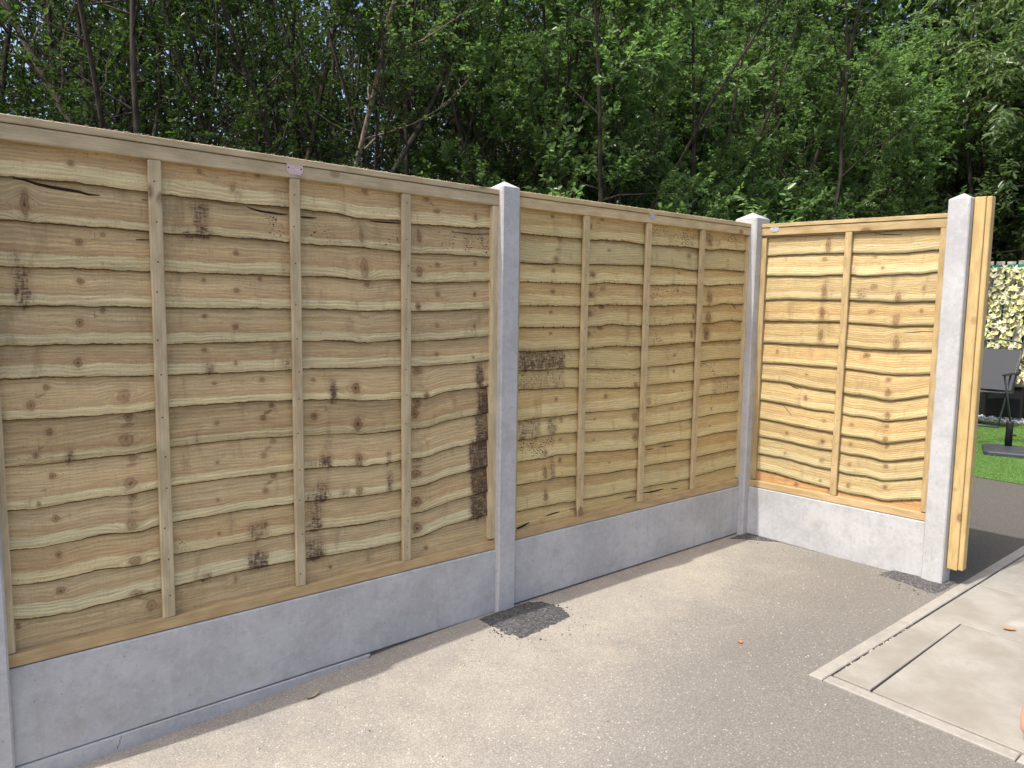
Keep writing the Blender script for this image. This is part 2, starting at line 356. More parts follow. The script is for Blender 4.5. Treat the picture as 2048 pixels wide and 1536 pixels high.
MAT['bark_pale'] = bark_material('bark_pale', (.12, .092, .068), (.27, .21, .16), (.19, .17, .13))
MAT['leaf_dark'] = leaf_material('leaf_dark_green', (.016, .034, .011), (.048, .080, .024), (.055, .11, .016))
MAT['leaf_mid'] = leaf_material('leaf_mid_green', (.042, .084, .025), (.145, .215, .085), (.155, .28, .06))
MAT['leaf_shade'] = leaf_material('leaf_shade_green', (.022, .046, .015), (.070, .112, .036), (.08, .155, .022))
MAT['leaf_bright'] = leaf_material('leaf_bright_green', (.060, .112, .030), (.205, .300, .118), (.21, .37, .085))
MAT['leaf_cherry'] = leaf_material('leaf_long_green', (.075, .125, .045), (.17, .24, .10), (.17, .28, .06), .3)
MAT['teal'] = plain('teal_plastic', (.02, .22, .19), .5)
MAT['black'] = plain('black_plastic', (.012, .012, .013), .5, .4)
MAT['steel_dark'] = plain('dark_powder_coat', (.045, .05, .058), .4, .5)
MAT['sling'] = plain('grey_mesh_fabric', (.07, .072, .078), .8, .2, .08, 200)
MAT['turf_green'] = leaf_material('artificial_turf', (.075, .16, .03), (.22, .38, .085), (.18, .36, .06), .6)
MAT['turf_base'] = plain('turf_backing', (.09, .17, .04), .9, .2, .3, 80)
MAT['gravel_white'] = plain('white_stone', (.62, .61, .59), .8, .3, .12, 40)

# ------------------------------------------------------------------ the ground
def ground_z(x):
    t = min(1, max(0, (-x - .05) / 1.6)); return -.062 * t * t * (3 - 2 * t)
PX0, PY0 = .533, -1.199
xs = sorted(set([-90, -30, -10, -6, -4, -3, -2.5] + [round(-2.2 + .1 * i, 2) for i in range(23)] + [PX0, 1.2, 2.2, 4, 6, 7.477, 9, 14, 30, 90]))
ys = [-90, -30, -12, -6, -4.893, -4, -3, -2, -1.6, PY0, -.8, -.4, 0, .6, 1.5, 4, 9, 20, 45, 120]
V = [(x, y, ground_z(x)) for y in ys for x in xs]; nx = len(xs)
F = [(j * nx + i, j * nx + i + 1, (j + 1) * nx + i + 1, (j + 1) * nx + i) for j in range(len(ys) - 1) for i in range(nx - 1)
     if not (xs[i] >= PX0 - 1e-6 and xs[i + 1] <= 7.478 and ys[j + 1] <= PY0 + 1e-6 and ys[j] >= -4.894) and not (ys[j] >= .6)]
tag(obj('tarmac_ground', V, F, MAT['tarmac'], smooth=True), 'grey beige speckled tarmac in front of the fence', None, None, 'structure')
F2 = [(j * nx + i, j * nx + i + 1, (j + 1) * nx + i + 1, (j + 1) * nx + i) for j in range(len(ys) - 1) for i in range(nx - 1) if ys[j] >= .6]
tag(obj('woodland_floor', V, F2, MAT['soil'], smooth=True), 'dark earth under the trees behind the fence', None, None, 'structure')
tag(obj('paving_bed', [(PX0 - .01, PY0 + .01, -.035), (7.5, PY0 + .01, -.035), (7.5, -4.91, -.035), (PX0 - .01, -4.91, -.035), (PX0 - .01, PY0 + .01, 0), (7.5, PY0 + .01, 0), (PX0 - .01, -4.91, 0)],
        [(3, 2, 1, 0), (4, 5, 1, 0), (0, 3, 6, 4)], MAT['bed']), 'dark bedding seen in the joints of the paving', None, None, 'structure')

def ragged(name, cx, cy, pts, h, label):
    n = 90; ring = []
    P = pts + pts[:1]; L = [0]
    for a, b in zip(P, P[1:]): L.append(L[-1] + math.dist(a, b))
    for i in range(n):
        t = L[-1] * i / n; j = max(k for k in range(len(L) - 1) if L[k] <= t); f = (t - L[j]) / (L[j + 1] - L[j])
        x = P[j][0] * (1 - f) + P[j + 1][0] * f; y = P[j][1] * (1 - f) + P[j + 1][1] * f
        w = 1 + .10 * pnoise(Vector((i * .9, h * 100, cx))) + .06 * pnoise(Vector((i * 3.1, 3.3, cy)))
        ring.append((cx + (x - cx) * w, cy + (y - cy) * w))
    V = []; rings = 7
    for k in range(rings):
        s = 1 - k / rings
        for x, y in ring:
            X, Y = cx + (x - cx) * s, cy + (y - cy) * s
            V.append((X, Y, ground_z(X) + (-.004 if k == 0 else min(1, k / 1.5) * h + .003 * pnoise(Vector((X * 40, Y * 40, 2))))))
    V.append((cx, cy, ground_z(cx) + h))
    F = [(k * n + i, k * n + (i + 1) % n, (k + 1) * n + (i + 1) % n, (k + 1) * n + i) for k in range(rings - 1) for i in range(n)]
    F += [((rings - 1) * n + i, (rings - 1) * n + (i + 1) % n, rings * n) for i in range(n)]
    tag(obj(name, V, F, MAT['patch'], smooth=True), label, None, None, 'structure')
ragged('tarmac_patch', .02, -.13, [(-.17, -.02), (-.165, -.2), (-.145, -.30), (-.05, -.30), (.08, -.285), (.20, -.265), (.235, -.17), (.21, -.06), (.15, -.015)], .008, 'fresh black tarmac patch at the foot of the middle post')
ragged('tarmac_patch', 1.90, -1.05, [(1.845, -.87), (1.83, -1.0), (1.80, -1.12), (1.79, -1.18), (1.95, -1.19), (2.06, -1.185), (2.06, -1.0), (1.98, -.88)], .01, 'crumbly black tarmac round the foot of the end post')
ragged('tarmac_patch', 1.9, -.12, [(1.72, -.03), (1.78, -.09), (1.86, -.2), (1.93, -.28), (2.0, -.2), (1.96, -.02)], .006, 'small dark tarmac patch at the foot of the corner post')

# paving: edging stones and slabs
edge = MB(); paving = empty('paving', (0, 0, 0)); tag(paving, 'pale concrete paving slabs with a narrow edging beside the end post', None, None, 'structure')
def slab(poly, top, mat=MAT['flag'], name='paving_slab', c=.0025):
    dz = .0
    MB().prism(poly, -.05, top, c).build(name, mat, paving)
x = PX0 + .002
for i, L in enumerate((.80, .66, .9, .9, .9, .9, .9, .9, .58)):
    slab([(x, -1.252), (x + L - .002, -1.252), (x + L - .002, PY0), (x, PY0)], .006 + .001 * (i % 2), MAT['edging'], 'edging_stone', .003); x += L
y = -1.256
for i, L in enumerate((.62, .9, .9, .9, .31)):
    slab([(PX0 + .002, y - L + .003), (.588, y - L + .003), (.588, y), (PX0 + .002, y)], .007 - .001 * (i % 2), MAT['edging'], 'edging_stone', .003); y -= L
slab([(.600, -1.400), (1.503, -1.388), (1.503, -1.985), (2.094, -1.985), (2.094, -1.263), (.600, -1.263)], .008)
slab([(.600, -2.30), (1.496, -2.30), (1.497, -1.392), (.600, -1.409)], .007)
slab([(.600, -3.2), (1.496, -3.2), (1.496, -2.306), (.600, -2.306)], .008)
slab([(.600, -4.05), (1.496, -4.05), (1.496, -3.206), (.600, -3.206)], .007)
slab([(.600, -4.892), (1.496, -4.892), (1.496, -4.056), (.600, -4.056)], .008)
for q in range(3): slab([(1.505, -3.764 - q * .564), (2.094, -3.764 - q * .564), (2.094, -3.206 - q * .564), (1.505, -3.206 - q * .564)], .007)
slab([(1.505, -2.59), (2.094, -2.59), (2.094, -1.992), (1.505, -1.992)], .007)
slab([(1.505, -3.2), (2.094, -3.2), (2.094, -2.597), (1.505, -2.597)], .008)
for i in range(9):
    for j in range(6):
        X = 2.100 + i * .598; Y = -1.262 - j * .606
        slab([(X + .001, Y - .600), (X + .593, Y - .600), (X + .593, Y), (X + .001, Y)], .007 + random.uniform(-.001, .001))
m = MB(); rr = random.Random(3)
for i in range(120):
    X = rr.choice([rr.uniform(.66, 1.25), rr.uniform(.85, 1.1), rr.uniform(.62, 2.0)]); s = rr.uniform(.003, .008) if X < 1.25 else rr.uniform(.002, .004)
    Y = -1.259 + rr.uniform(-.004, .003); Z = rr.uniform(-.012, .006)
    pts = [(X + s * rr.uniform(.6, 1.2) * a, Y + s * rr.uniform(.5, 1) * b, Z + s * rr.uniform(.5, .9) * c) for a, b, c in ((1, 0, 0), (-1, 0, 0), (0, 1, 0), (0, -1, 0), (0, 0, 1), (0, 0, -1))]
    m.add(pts, [(0, 2, 4), (2, 1, 4), (1, 3, 4), (3, 0, 4), (2, 0, 5), (1, 2, 5), (3, 1, 5), (0, 3, 5)])
tag(m.build('joint_pebbles', plain('joint_pebble', (.42, .38, .31), .9, .2, .3, 50)), 'small pale pebbles lodged in the paving joint', None, None, 'stuff')
m = MB()
for i in range(900):                         # loose grit lying on the tarmac
    X = rr.uniform(-1.9, 1.9); Y = rr.uniform(-1.9, -.05)
    if X > PX0 - .03 and Y < PY0 + .03: continue
    s = rr.choice((.0018, .0022, .003, .0045)); Z = ground_z(X) + s * .4
    m.add([(X + s, Y, Z), (X - s * .8, Y + s * .7, Z), (X - s * .6, Y - s, Z), (X, Y, Z + s)], [(0, 1, 3), (1, 2, 3), (2, 0, 3)])
tag(m.build('loose_grit', plain('grit', (.40, .37, .31), .9, .2, .45, 8)), 'loose grit scattered on the tarmac', None, None, 'stuff')

m = MB()
for i in range(190):
    cx, cy, r0 = rr.choice([(.03, -.2, .24), (.03, -.2, .24), (1.9, -1.08, .17), (1.9, -.12, .14)]); a = rr.uniform(0, 6.28); q = r0 * rr.gauss(.86, .11); X, Y = cx + q * math.cos(a), cy + q * math.sin(a) * .8
    if Y > -.03 or (X > PX0 and Y < PY0 + .01): continue
    s = rr.choice((.002, .003, .003, .005)); Z = ground_z(X) + s * .3
    m.add([(X + s, Y, Z), (X - s * .8, Y + s * .7, Z), (X - s * .6, Y - s, Z), (X, Y, Z + s)], [(0, 1, 3), (1, 2, 3), (2, 0, 3)])
tag(m.build('tarmac_crumbs', plain('tarmac_crumb', (.05, .048, .046), .95, .2, .3, 30)), 'dark crumbs of tarmac strewn round the patches', None, None, 'stuff')
# ------------------------------------------------------------------ fence
TH, XC, YB = 0.0599, 1.9203, -0.0614
def frameA(s, d, z): return (s, -d, z)
_tb = (math.sin(TH), -math.cos(TH)); _nb = (-math.cos(TH), -math.sin(TH))
def frameB(s, d, z): return (XC + _tb[0] * s + _nb[0] * d, YB + _tb[1] * s + _nb[1] * d, z)
D_SLAT = -.016

def smooth_line(pts, s, win=.035):
    P = np.array(sorted(pts)); z = np.interp(s, P[:, 0], P[:, 1])
    n = max(1, int(win / (s[1] - s[0]))); kern = np.ones(2 * n + 1) / (2 * n + 1)
    return np.convolve(np.pad(z, n, mode='edge'), kern, mode='valid')

def fnoise(arr, f, seed): return np.array([pnoise(Vector((a * f, seed * 7.31, seed * 1.7))) for a in arr])

def make_slats(parent, frame, s0, s1, lines, top, bottom, knots, stains, mats, palef, jag, ds=.01, tilt=.016):
    n = int((s1 - s0) / ds) + 1; s = np.linspace(s0, s1, n)
    bots = [smooth_line(l, s) for l in lines] + [np.full(n, bottom)]
    zt_prev = np.full(n, top); NV = 9
    for k, zb in enumerate(bots):
        rs = k * 3.7 + len(lines) + s0
        if k < len(bots) - 1:
            zb = zb + fnoise(s, 22, rs) * .0026 + fnoise(s, 70, rs + 9) * jag + np.minimum(0, fnoise(s, 33, rs + 15) + .25) * -.006 * (fnoise(s, 3.3, rs + 2) > .05)
        zt = zt_prev + (.034 if k else 0.0)
        h = zt - zb
        tt = np.linspace(0, 1, NV)
        Z = zb[:, None] + h[:, None] * tt[None, :]; S = np.repeat(s[:, None], NV, 1); Vd = Z - zb[:, None]
        D = D_SLAT - tilt * tt[None, :] + np.repeat((fnoise(s, 2.1, rs) * .0022 + fnoise(s, 6.0, rs + 4) * .0011)[:, None], NV, 1)
        D = D + .0015 * np.sin(tt * 3.1)[None, :]
        G = Vd.copy(); KX = np.full_like(Z, 9.0); KY = np.full_like(Z, 9.0); KM = np.zeros_like(Z); best = np.full_like(Z, 9.0); sec = np.full_like(Z, 9.0)
        for ks, kz, rx, ry in knots:
            if not (s0 < ks < s1): continue
            i = min(n - 1, max(0, int((ks - s0) / (s1 - s0) * (n - 1))))
            if not (zb[i] - .004 < kz < zt_prev[i] + .012): continue
            a = (S - ks) / rx; b = (Z - kz) / ry; q = np.sqrt(a * a + b * b)
            G += np.where(b >= 0, 1, -1) * ry * .9 * np.exp(-(a / 2.2) ** 2) * np.exp(-(np.abs(b) / 1.6)) * -1
            D += .0022 * np.exp(-(q / 2.0) ** 2)
            near = q < best; KX = np.where(near, a, KX); KY = np.where(near, b, KY); sec = np.where(near, best, np.minimum(sec, q)); best = np.minimum(best, q)
        KM = np.clip((4.5 - best) / 1.0, 0, 1) * np.clip((sec - best - .25) / .9, 0, 1)
        ST = np.zeros_like(Z); SP = np.zeros_like(Z)
        for a0, a1, z0, z1, kind, sv in stains:
            if np.max(S) < a0 - .1 or np.min(S) > a1 + .1 or np.max(Z) < z0 - .05 or np.min(Z) > z1 + .05: continue
            js = np.array([pnoise(Vector((zz_ * 55, a0 * 9, 4.4))) for zz_ in Z[0]])[None, :] * .012 + fnoise(s, 60, a0 * 3)[:, None] * .004
            jz = fnoise(s, 45, z0 * 5 + a0)[:, None] * .022
            hw, hh = (a1 - a0) / 2, (z1 - z0) / 2; ex, ez = min(.024, hw * .9), min(.034, hh * 1.1)
            w = np.clip(np.minimum(S - a0 + js, a1 - S + js) / ex + .45, 0, 1) * np.clip(np.minimum(Z - z0 + jz, z1 - Z + .012) / ez + .5, 0, 1) * sv
            w = w * (.78 + .3 * np.clip((z1 - Z) / (2 * hh), 0, 1)) if kind == 0 else w
            if kind == 0: ST = np.maximum(ST, w)
            else:
                cn = np.array([[pnoise(Vector((a * 16, q * 20, a0))) for q in zrow[::4]] for a, zrow in zip(s, Z)]); cn = np.repeat(cn, 4, 1)[:, :NV]
                SP = np.maximum(SP, w * np.clip(.88 + .6 * cn, 0, 1.12))
        pw = palef(k, s)                                        # width of the pale sapwood edge
        PV = Vd / np.maximum(pw, .004)[:, None]
        # closed shell: front rows, then two back rows
        th = .0065
        rowsS = [S[:, j] for j in range(NV)] + [s, s]
        rowsD = [D[:, j] for j in range(NV)] + [D[:, -1] - th, D[:, 0] - th]
        rowsZ = [Z[:, j] for j in range(NV)] + [zt, zb]
        R = NV + 2
        X = np.stack(rowsS, 1); Dd = np.stack(rowsD, 1); Zz = np.stack(rowsZ, 1)
        P = frame(X.ravel(), Dd.ravel(), Zz.ravel()); P = np.stack([np.asarray(c) * np.ones(X.size) for c in P], 1)
        idx = np.arange(n * R).reshape(n, R); nxt = np.roll(idx, -1, 1)
        Fq = np.stack([idx[:-1], idx[1:], nxt[1:], nxt[:-1]], -1).reshape(-1, 4)
        def pad(A, v): return np.concatenate([A, np.full((n, 2), v)], 1).ravel()
        Vv = np.concatenate([Vd, h[:, None], np.zeros((n, 1))], 1).ravel()
        o = obj('slat', P, Fq, mats(k), parent, uv=np.stack([X.ravel(), Vv], 1),
                attrs={'grain': ('FLOAT', np.concatenate([G, h[:, None], np.zeros((n, 1))], 1)), 'pale': ('FLOAT', np.concatenate([PV, PV[:, -1:], PV[:, :1]], 1)),
                       'knot': ('FLOAT_VECTOR', np.stack([pad(KX, 9), pad(KY, 9), pad(KM, 0)], 1)),
                       'stain': ('FLOAT', np.concatenate([ST, ST[:, -1:], ST[:, :1]], 1)), 'specks': ('FLOAT', np.concatenate([SP, SP[:, -1:], SP[:, :1]], 1))})
        me = o.data; sm = np.ones(len(me.polygons), bool); sm = np.tile(np.arange(R) < NV - 1, n - 1); me.polygons.foreach_set('use_smooth', sm)
        yield k, o, s, zb
        zt_prev = zb

def fbar(parent, name, frame, s0, s1, d0, d1, z0, z1, mat, c=.002, dzl=0.0, dzr=0.0, lean=0.0):
    """chamfered bar in fence coordinates; dzl/dzr shift its left/right end in height, lean shifts its top sideways"""
    m = MB(); m.bar(0, None, (s0, s1, -d1, -d0, z0, z1), c)
    V = []
    vert = (z1 - z0) > (s1 - s0)
    nseg = 1
    for (a, b, z) in m.V:
        f = (a - s0) / max(1e-6, s1 - s0); g = (z - z0) / (z1 - z0)
        V.append(frame(a + lean * g, -b, z + (dzl * (1 - f) + dzr * f if not vert else 0)))
    return obj(name, V, m.F, mat, parent, uv=m.UV)

def nail_heads(parent, frame, pts, d):
    m = MB()
    for s, z in pts:
        r = .0028; V = [frame(s + r * math.cos(t * math.pi / 3), d, z + r * math.sin(t * math.pi / 3)) for t in range(6)] + [frame(s, d + .0012, z)]
        m.add(V, [(i, (i + 1) % 6, 6) for i in range(6)])
    tag(m.build('nail_heads', MAT['nail'], parent), kind='stuff')
MAT['nail'] = plain('nail_steel', (.05, .045, .04), .45, .5, .2, 200, .7)

def streak(parent, frame, pts, w, d):
    """a dark split with a little depth of its own, lying on a slat"""
    m = MB(); n = len(pts); V = []
    for i, (s, z, dd) in enumerate(pts):
        ww = w * (math.sin(math.pi * (i + .35) / (n - .3)) ** .7)
        V += [frame(s, dd + .0002, z - ww / 2), frame(s, dd + .0016, z), frame(s, dd + .0002, z + ww / 2)]
    F = []
    for i in range(n - 1):
        a = i * 3; F += [(a, a + 3, a + 4, a + 1), (a + 1, a + 4, a + 5, a + 2)]
    return m.add(V, F).build('bark_streak', MAT['bark_dark'], parent)

DF = .004                                    # front of rails and battens
def panel(label, frame, s0, s1, st, sb, tops, bots, battens, lines, knots, stains, mats, mb, palef, jag, streaks, seed, ticks=(), tilt=.0165):
    """one lap panel: cap, rails, stiles, battens and overlapping slats"""
    c = frame((s0 + s1) / 2, 0, 0)
    root = empty('fence_panel', c); inv = root.matrix_world.inverted()
    loc = Vector(c)
    fr = lambda a, d, z: tuple(np.asarray(q) - l for q, l in zip(frame(a, d, z), loc))
    tag(root, label, 'fence panel', 'wooden lap fence panels')
    tl, tr = tops; gl, gr = bots; tm = max(tl, tr); gm = min(gl, gr)
    h0 = (tl + tr) / 2; g0 = (gl + gr) / 2
    fbar(root, 'cap', fr, s0, s1, -.050, DF + .004, h0 - .022, h0, mb, .0025, tl - h0, tr - h0)
    capo = root.children[-1]; m = MB(); rf = random.Random(seed * 7)
    for i in range(int(150 * (s1 - s0))):
        x = rf.uniform(s0 + .04, s1 - .04); f = (x - s0) / (s1 - s0); zt = tl * (1 - f) + tr * f + .0005; L = rf.uniform(.003, .012); d0_ = DF + rf.choice([.003, .003, -.02, -.045]); a_ = rf.uniform(-1.2, 1.2); w_ = rf.uniform(.0004, .0011)
        m.add([fr(x, d0_, zt - w_), fr(x + L * math.sin(a_), d0_ + .003, zt + L * .35 * abs(math.cos(a_))), fr(x + w_, d0_, zt + w_), fr(x, d0_ - .002, zt)], [(0, 1, 2), (2, 1, 3)])
    tag(m.build('fibres', MAT['fibre'], capo), kind='stuff')
    fbar(root, 'top_rail', fr, s0, s1, -.030, DF, h0 - .068, h0 - .0245, mb, .002, tl - h0, tr - h0)
    fbar(root, 'bottom_rail', fr, s0, s1, -.030, DF, g0 + .0015, g0 + .041, MAT['base_rail'], .002, gl - g0, gr - g0)
    zb, zt = g0 + .043, h0 - .070
    for (a, b) in (st, sb): fbar(root, 'stile', fr, a, b, -.030, DF - .002, zb + .004, zt - .004, mb, .002)
    rr = random.Random(seed); nails = []
    for (cx, lean) in battens:
        w = .019 + rr.uniform(-.001, .001)
        f = (cx - s0) / (s1 - s0)
        fbar(root, 'batten', fr, cx - w, cx + w, -.014, DF - .001 + rr.uniform(-.001, .001), gl * (1 - f) + gr * f + .0415, tl * (1 - f) + tr * f - .069, mb, .003, lean=lean)
        nails += [(cx + rr.uniform(-.006, .006), z + rr.uniform(-.02, .02)) for z in np.arange(g0 + .1, h0 - .1, .125)]
    nail_heads(root, fr, nails, DF)
    S = {}
    for k, o, s, zbot in make_slats(root, fr, s0, s1, lines, h0 - .03, g0 + .01, knots, stains, mats, palef, jag, tilt=tilt):
        S[k] = (o, s, zbot)
    for k, pts, w in streaks:
        o, s, zbot = S[k]; a, b = [], []
        out = []
        for (x, z) in pts:
            zz = np.interp(x, s, zbot); i = int(np.argmin(abs(s - x)))
            zt_ = (S[k - 1][2][i] + .034) if k - 1 in S else h0 - .03
            tt = (z - zz) / max(.02, zt_ - zz); out.append((x, z, D_SLAT - tilt * tt + .0028))
        streak(o, fr, out, w, 0)
    for k, step, ln in ticks:                # torn fibres and dark splinters along a sawn edge
        o, s, zbot = S[k]; m = MB(); x = s0 + .05
        while x < s1 - .04:
            z = np.interp(x, s, zbot); l = ln * rr.uniform(.5, 1.3); w = rr.uniform(.0015, .0035); a = rr.uniform(-.8, .8)
            d = D_SLAT + .0022
            m.add([fr(x - w, d, z - .002), fr(x + w, d, z - .002), fr(x + a * l * .5, d + .0008, z + l), fr(x, d + .002, z)], [(0, 1, 3), (1, 2, 3), (2, 0, 3)])
            x += step * rr.uniform(.6, 1.4)
        tag(m.build('splinters', MAT['bark_dark'], o), kind='stuff')
    return root, fr

mk = lambda m: (lambda k: m)
def paleA(k, s):
    w = [.052, .03, .042, .036, .034, .042, .028, .03, .03, .034, .038, .046, .006][k]
    return w + .006 * fnoise(s, 3.0, k + 1.0)
def paleB(k, s):
    w = [.045, .10, .05, .05, .06, .055, .09, .09, .06, .065, .055, .055, .07, .02][k]
    return w + .012 * fnoise(s, 3.0, k + 31.0)
def paleC(k, s):
    w = [.02, .05, .055, .045, .045, .045, .04, .04, .045, .05, .045, .045, .05, .004][k]
    return w + .012 * fnoise(s, 3.0, k + 61.0)
# slat edges, knots and marks, metres in each panel's own (along, up) coordinates
A1 = [[(-1.818,1.724),(-1.637,1.727),(-1.44,1.722),(-1.399,1.718),(-1.179,1.714),(-0.985,1.718),(-0.941,1.715),(-0.778,1.714),(-0.705,1.704),(-0.524,1.713),(-0.476,1.703),(-0.315,1.708),(-0.185,1.71),(-0.07,1.72)],[(-1.823,1.604),(-1.754,1.601),(-1.643,1.601),(-1.44,1.599),(-1.4,1.596),(-1.258,1.601),(-1.118,1.599),(-0.985,1.596),(-0.941,1.593),(-0.715,1.596),(-0.522,1.593),(-0.474,1.587),(-0.268,1.595),(-0.071,1.595)],[(-1.83,1.472),(-1.648,1.474),(-1.439,1.474),(-1.4,1.475),(-1.185,1.476),(-0.983,1.478),(-0.94,1.478),(-0.802,1.48),(-0.703,1.472),(-0.523,1.481),(-0.474,1.472),(-0.425,1.47),(-0.173,1.486),(-0.072,1.491)],[(-1.835,1.36),(-1.653,1.362),(-1.44,1.359),(-1.399,1.361),(-1.188,1.36),(-0.983,1.362),(-0.94,1.362),(-0.769,1.361),(-0.695,1.354),(-0.521,1.363),(-0.472,1.355),(-0.358,1.359),(-0.073,1.371)],[(-1.841,1.247),(-1.658,1.247),(-1.44,1.244),(-1.399,1.244),(-1.191,1.244),(-0.983,1.246),(-0.94,1.246),(-0.77,1.243),(-0.701,1.232),(-0.521,1.243),(-0.472,1.237),(-0.312,1.238),(-0.171,1.247),(-0.072,1.253)],[(-1.845,1.15),(-1.741,1.152),(-1.652,1.148),(-1.596,1.149),(-1.442,1.14),(-1.399,1.143),(-1.193,1.141),(-0.983,1.142),(-0.939,1.144),(-0.719,1.136),(-0.521,1.139),(-0.472,1.133),(-0.358,1.135),(-0.17,1.138),(-0.07,1.15)],[(-1.851,1.033),(-1.731,1.028),(-1.542,1.028),(-1.497,1.025),(-1.444,1.031),(-1.401,1.037),(-1.196,1.037),(-0.983,1.031),(-0.939,1.029),(-0.764,1.02),(-0.712,1.009),(-0.521,1.004),(-0.472,1.005),(-0.393,0.997),(-0.334,1.019),(-0.144,1.028),(-0.069,1.033)],[(-1.858,0.898),(-1.737,0.893),(-1.561,0.895),(-1.501,0.892),(-1.441,0.899),(-1.402,0.904),(-1.199,0.908),(-0.983,0.899),(-0.939,0.898),(-0.766,0.888),(-0.708,0.878),(-0.522,0.876),(-0.472,0.879),(-0.406,0.873),(-0.32,0.896),(-0.143,0.908),(-0.072,0.913)],[(-1.864,0.766),(-1.758,0.762),(-1.611,0.769),(-1.531,0.765),(-1.44,0.772),(-1.401,0.775),(-1.203,0.775),(-0.983,0.772),(-0.939,0.771),(-0.749,0.76),(-0.7,0.749),(-0.522,0.752),(-0.472,0.755),(-0.402,0.75),(-0.333,0.771),(-0.151,0.787),(-0.071,0.795)],[(-1.865,0.648),(-1.763,0.64),(-1.581,0.649),(-1.518,0.636),(-1.44,0.647),(-1.402,0.65),(-1.206,0.655),(-0.983,0.647),(-0.939,0.647),(-0.79,0.639),(-0.701,0.63),(-0.522,0.632),(-0.475,0.634),(-0.401,0.631),(-0.31,0.656),(-0.19,0.664),(-0.072,0.673)],[(-1.864,0.543),(-1.752,0.53),(-1.585,0.539),(-1.522,0.526),(-1.44,0.536),(-1.401,0.541),(-1.209,0.539),(-0.985,0.537),(-0.94,0.535),(-0.707,0.518),(-0.523,0.519),(-0.477,0.522),(-0.406,0.52),(-0.332,0.539),(-0.213,0.55),(-0.073,0.559)],[(-1.859,0.439),(-1.725,0.419),(-1.543,0.427),(-1.444,0.428),(-1.402,0.432),(-1.211,0.436),(-0.985,0.43),(-0.941,0.43),(-0.708,0.414),(-0.523,0.415),(-0.477,0.416),(-0.41,0.416),(-0.308,0.438),(-0.188,0.445),(-0.074,0.448)]]
A2 = [[(0.085,1.709),(0.174,1.708),(0.325,1.711),(0.481,1.713),(0.534,1.71),(0.662,1.719),(0.793,1.72),(0.939,1.714),(1.0,1.717),(1.19,1.722),(1.309,1.725),(1.405,1.72),(1.468,1.721),(1.52,1.721),(1.607,1.733),(1.872,1.736)],[(0.088,1.579),(0.272,1.581),(0.328,1.587),(0.481,1.587),(0.534,1.593),(0.707,1.599),(0.935,1.605),(0.998,1.608),(1.173,1.608),(1.236,1.603),(1.404,1.6),(1.467,1.611),(1.616,1.615),(1.872,1.614)],[(0.089,1.494),(0.247,1.495),(0.477,1.497),(0.534,1.496),(0.647,1.509),(0.761,1.507),(0.936,1.506),(0.996,1.506),(1.202,1.515),(1.405,1.52),(1.465,1.518),(1.534,1.519),(1.622,1.528),(1.868,1.54)],[(0.088,1.389),(0.228,1.388),(0.48,1.391),(0.533,1.393),(0.675,1.4),(0.799,1.399),(0.937,1.396),(0.994,1.397),(1.185,1.403),(1.329,1.411),(1.4,1.407),(1.464,1.405),(1.542,1.407),(1.63,1.418),(1.864,1.419)],[(0.089,1.289),(0.266,1.287),(0.48,1.287),(0.529,1.288),(0.703,1.301),(0.933,1.292),(0.996,1.292),(1.097,1.295),(1.254,1.303),(1.398,1.304),(1.462,1.304),(1.558,1.306),(1.646,1.32),(1.776,1.322),(1.863,1.314)],[(0.089,1.181),(0.172,1.177),(0.472,1.182),(0.525,1.181),(0.708,1.192),(0.934,1.184),(0.994,1.185),(1.173,1.19),(1.244,1.194),(1.397,1.198),(1.461,1.193),(1.601,1.202),(1.738,1.2),(1.862,1.206)],[(0.089,1.095),(0.25,1.088),(0.376,1.095),(0.472,1.089),(0.525,1.086),(0.714,1.074),(0.864,1.065),(0.931,1.074),(0.991,1.073),(1.179,1.074),(1.39,1.083),(1.455,1.086),(1.594,1.094),(1.858,1.092)],[(0.088,1.003),(0.269,1.001),(0.471,0.993),(0.525,0.987),(0.718,0.976),(0.925,0.965),(0.99,0.977),(1.203,0.977),(1.392,0.978),(1.455,0.98),(1.591,0.987),(1.861,0.984)],[(0.087,0.861),(0.272,0.863),(0.471,0.86),(0.52,0.864),(0.723,0.859),(0.93,0.859),(0.991,0.855),(1.21,0.863),(1.388,0.876),(1.453,0.886),(1.577,0.891),(1.652,0.886),(1.728,0.891),(1.857,0.891)],[(0.087,0.77),(0.192,0.772),(0.299,0.776),(0.472,0.772),(0.524,0.767),(0.737,0.753),(0.848,0.749),(0.925,0.746),(0.992,0.753),(1.216,0.754),(1.391,0.758),(1.456,0.761),(1.628,0.769),(1.748,0.767),(1.859,0.767)],[(0.087,0.671),(0.277,0.665),(0.319,0.674),(0.472,0.665),(0.522,0.662),(0.732,0.647),(0.852,0.643),(0.925,0.639),(0.993,0.646),(1.156,0.648),(1.393,0.643),(1.457,0.643),(1.573,0.65),(1.724,0.653),(1.859,0.646)],[(0.086,0.561),(0.238,0.558),(0.339,0.561),(0.472,0.551),(0.522,0.548),(0.639,0.538),(0.92,0.528),(0.994,0.533),(1.162,0.532),(1.395,0.525),(1.458,0.53),(1.581,0.533),(1.863,0.532)],[(0.087,0.433),(0.241,0.432),(0.343,0.433),(0.471,0.424),(0.523,0.422),(0.692,0.416),(0.791,0.416),(0.925,0.41),(0.993,0.416),(1.188,0.412),(1.392,0.411),(1.458,0.418),(1.589,0.42),(1.696,0.425),(1.86,0.424)]]
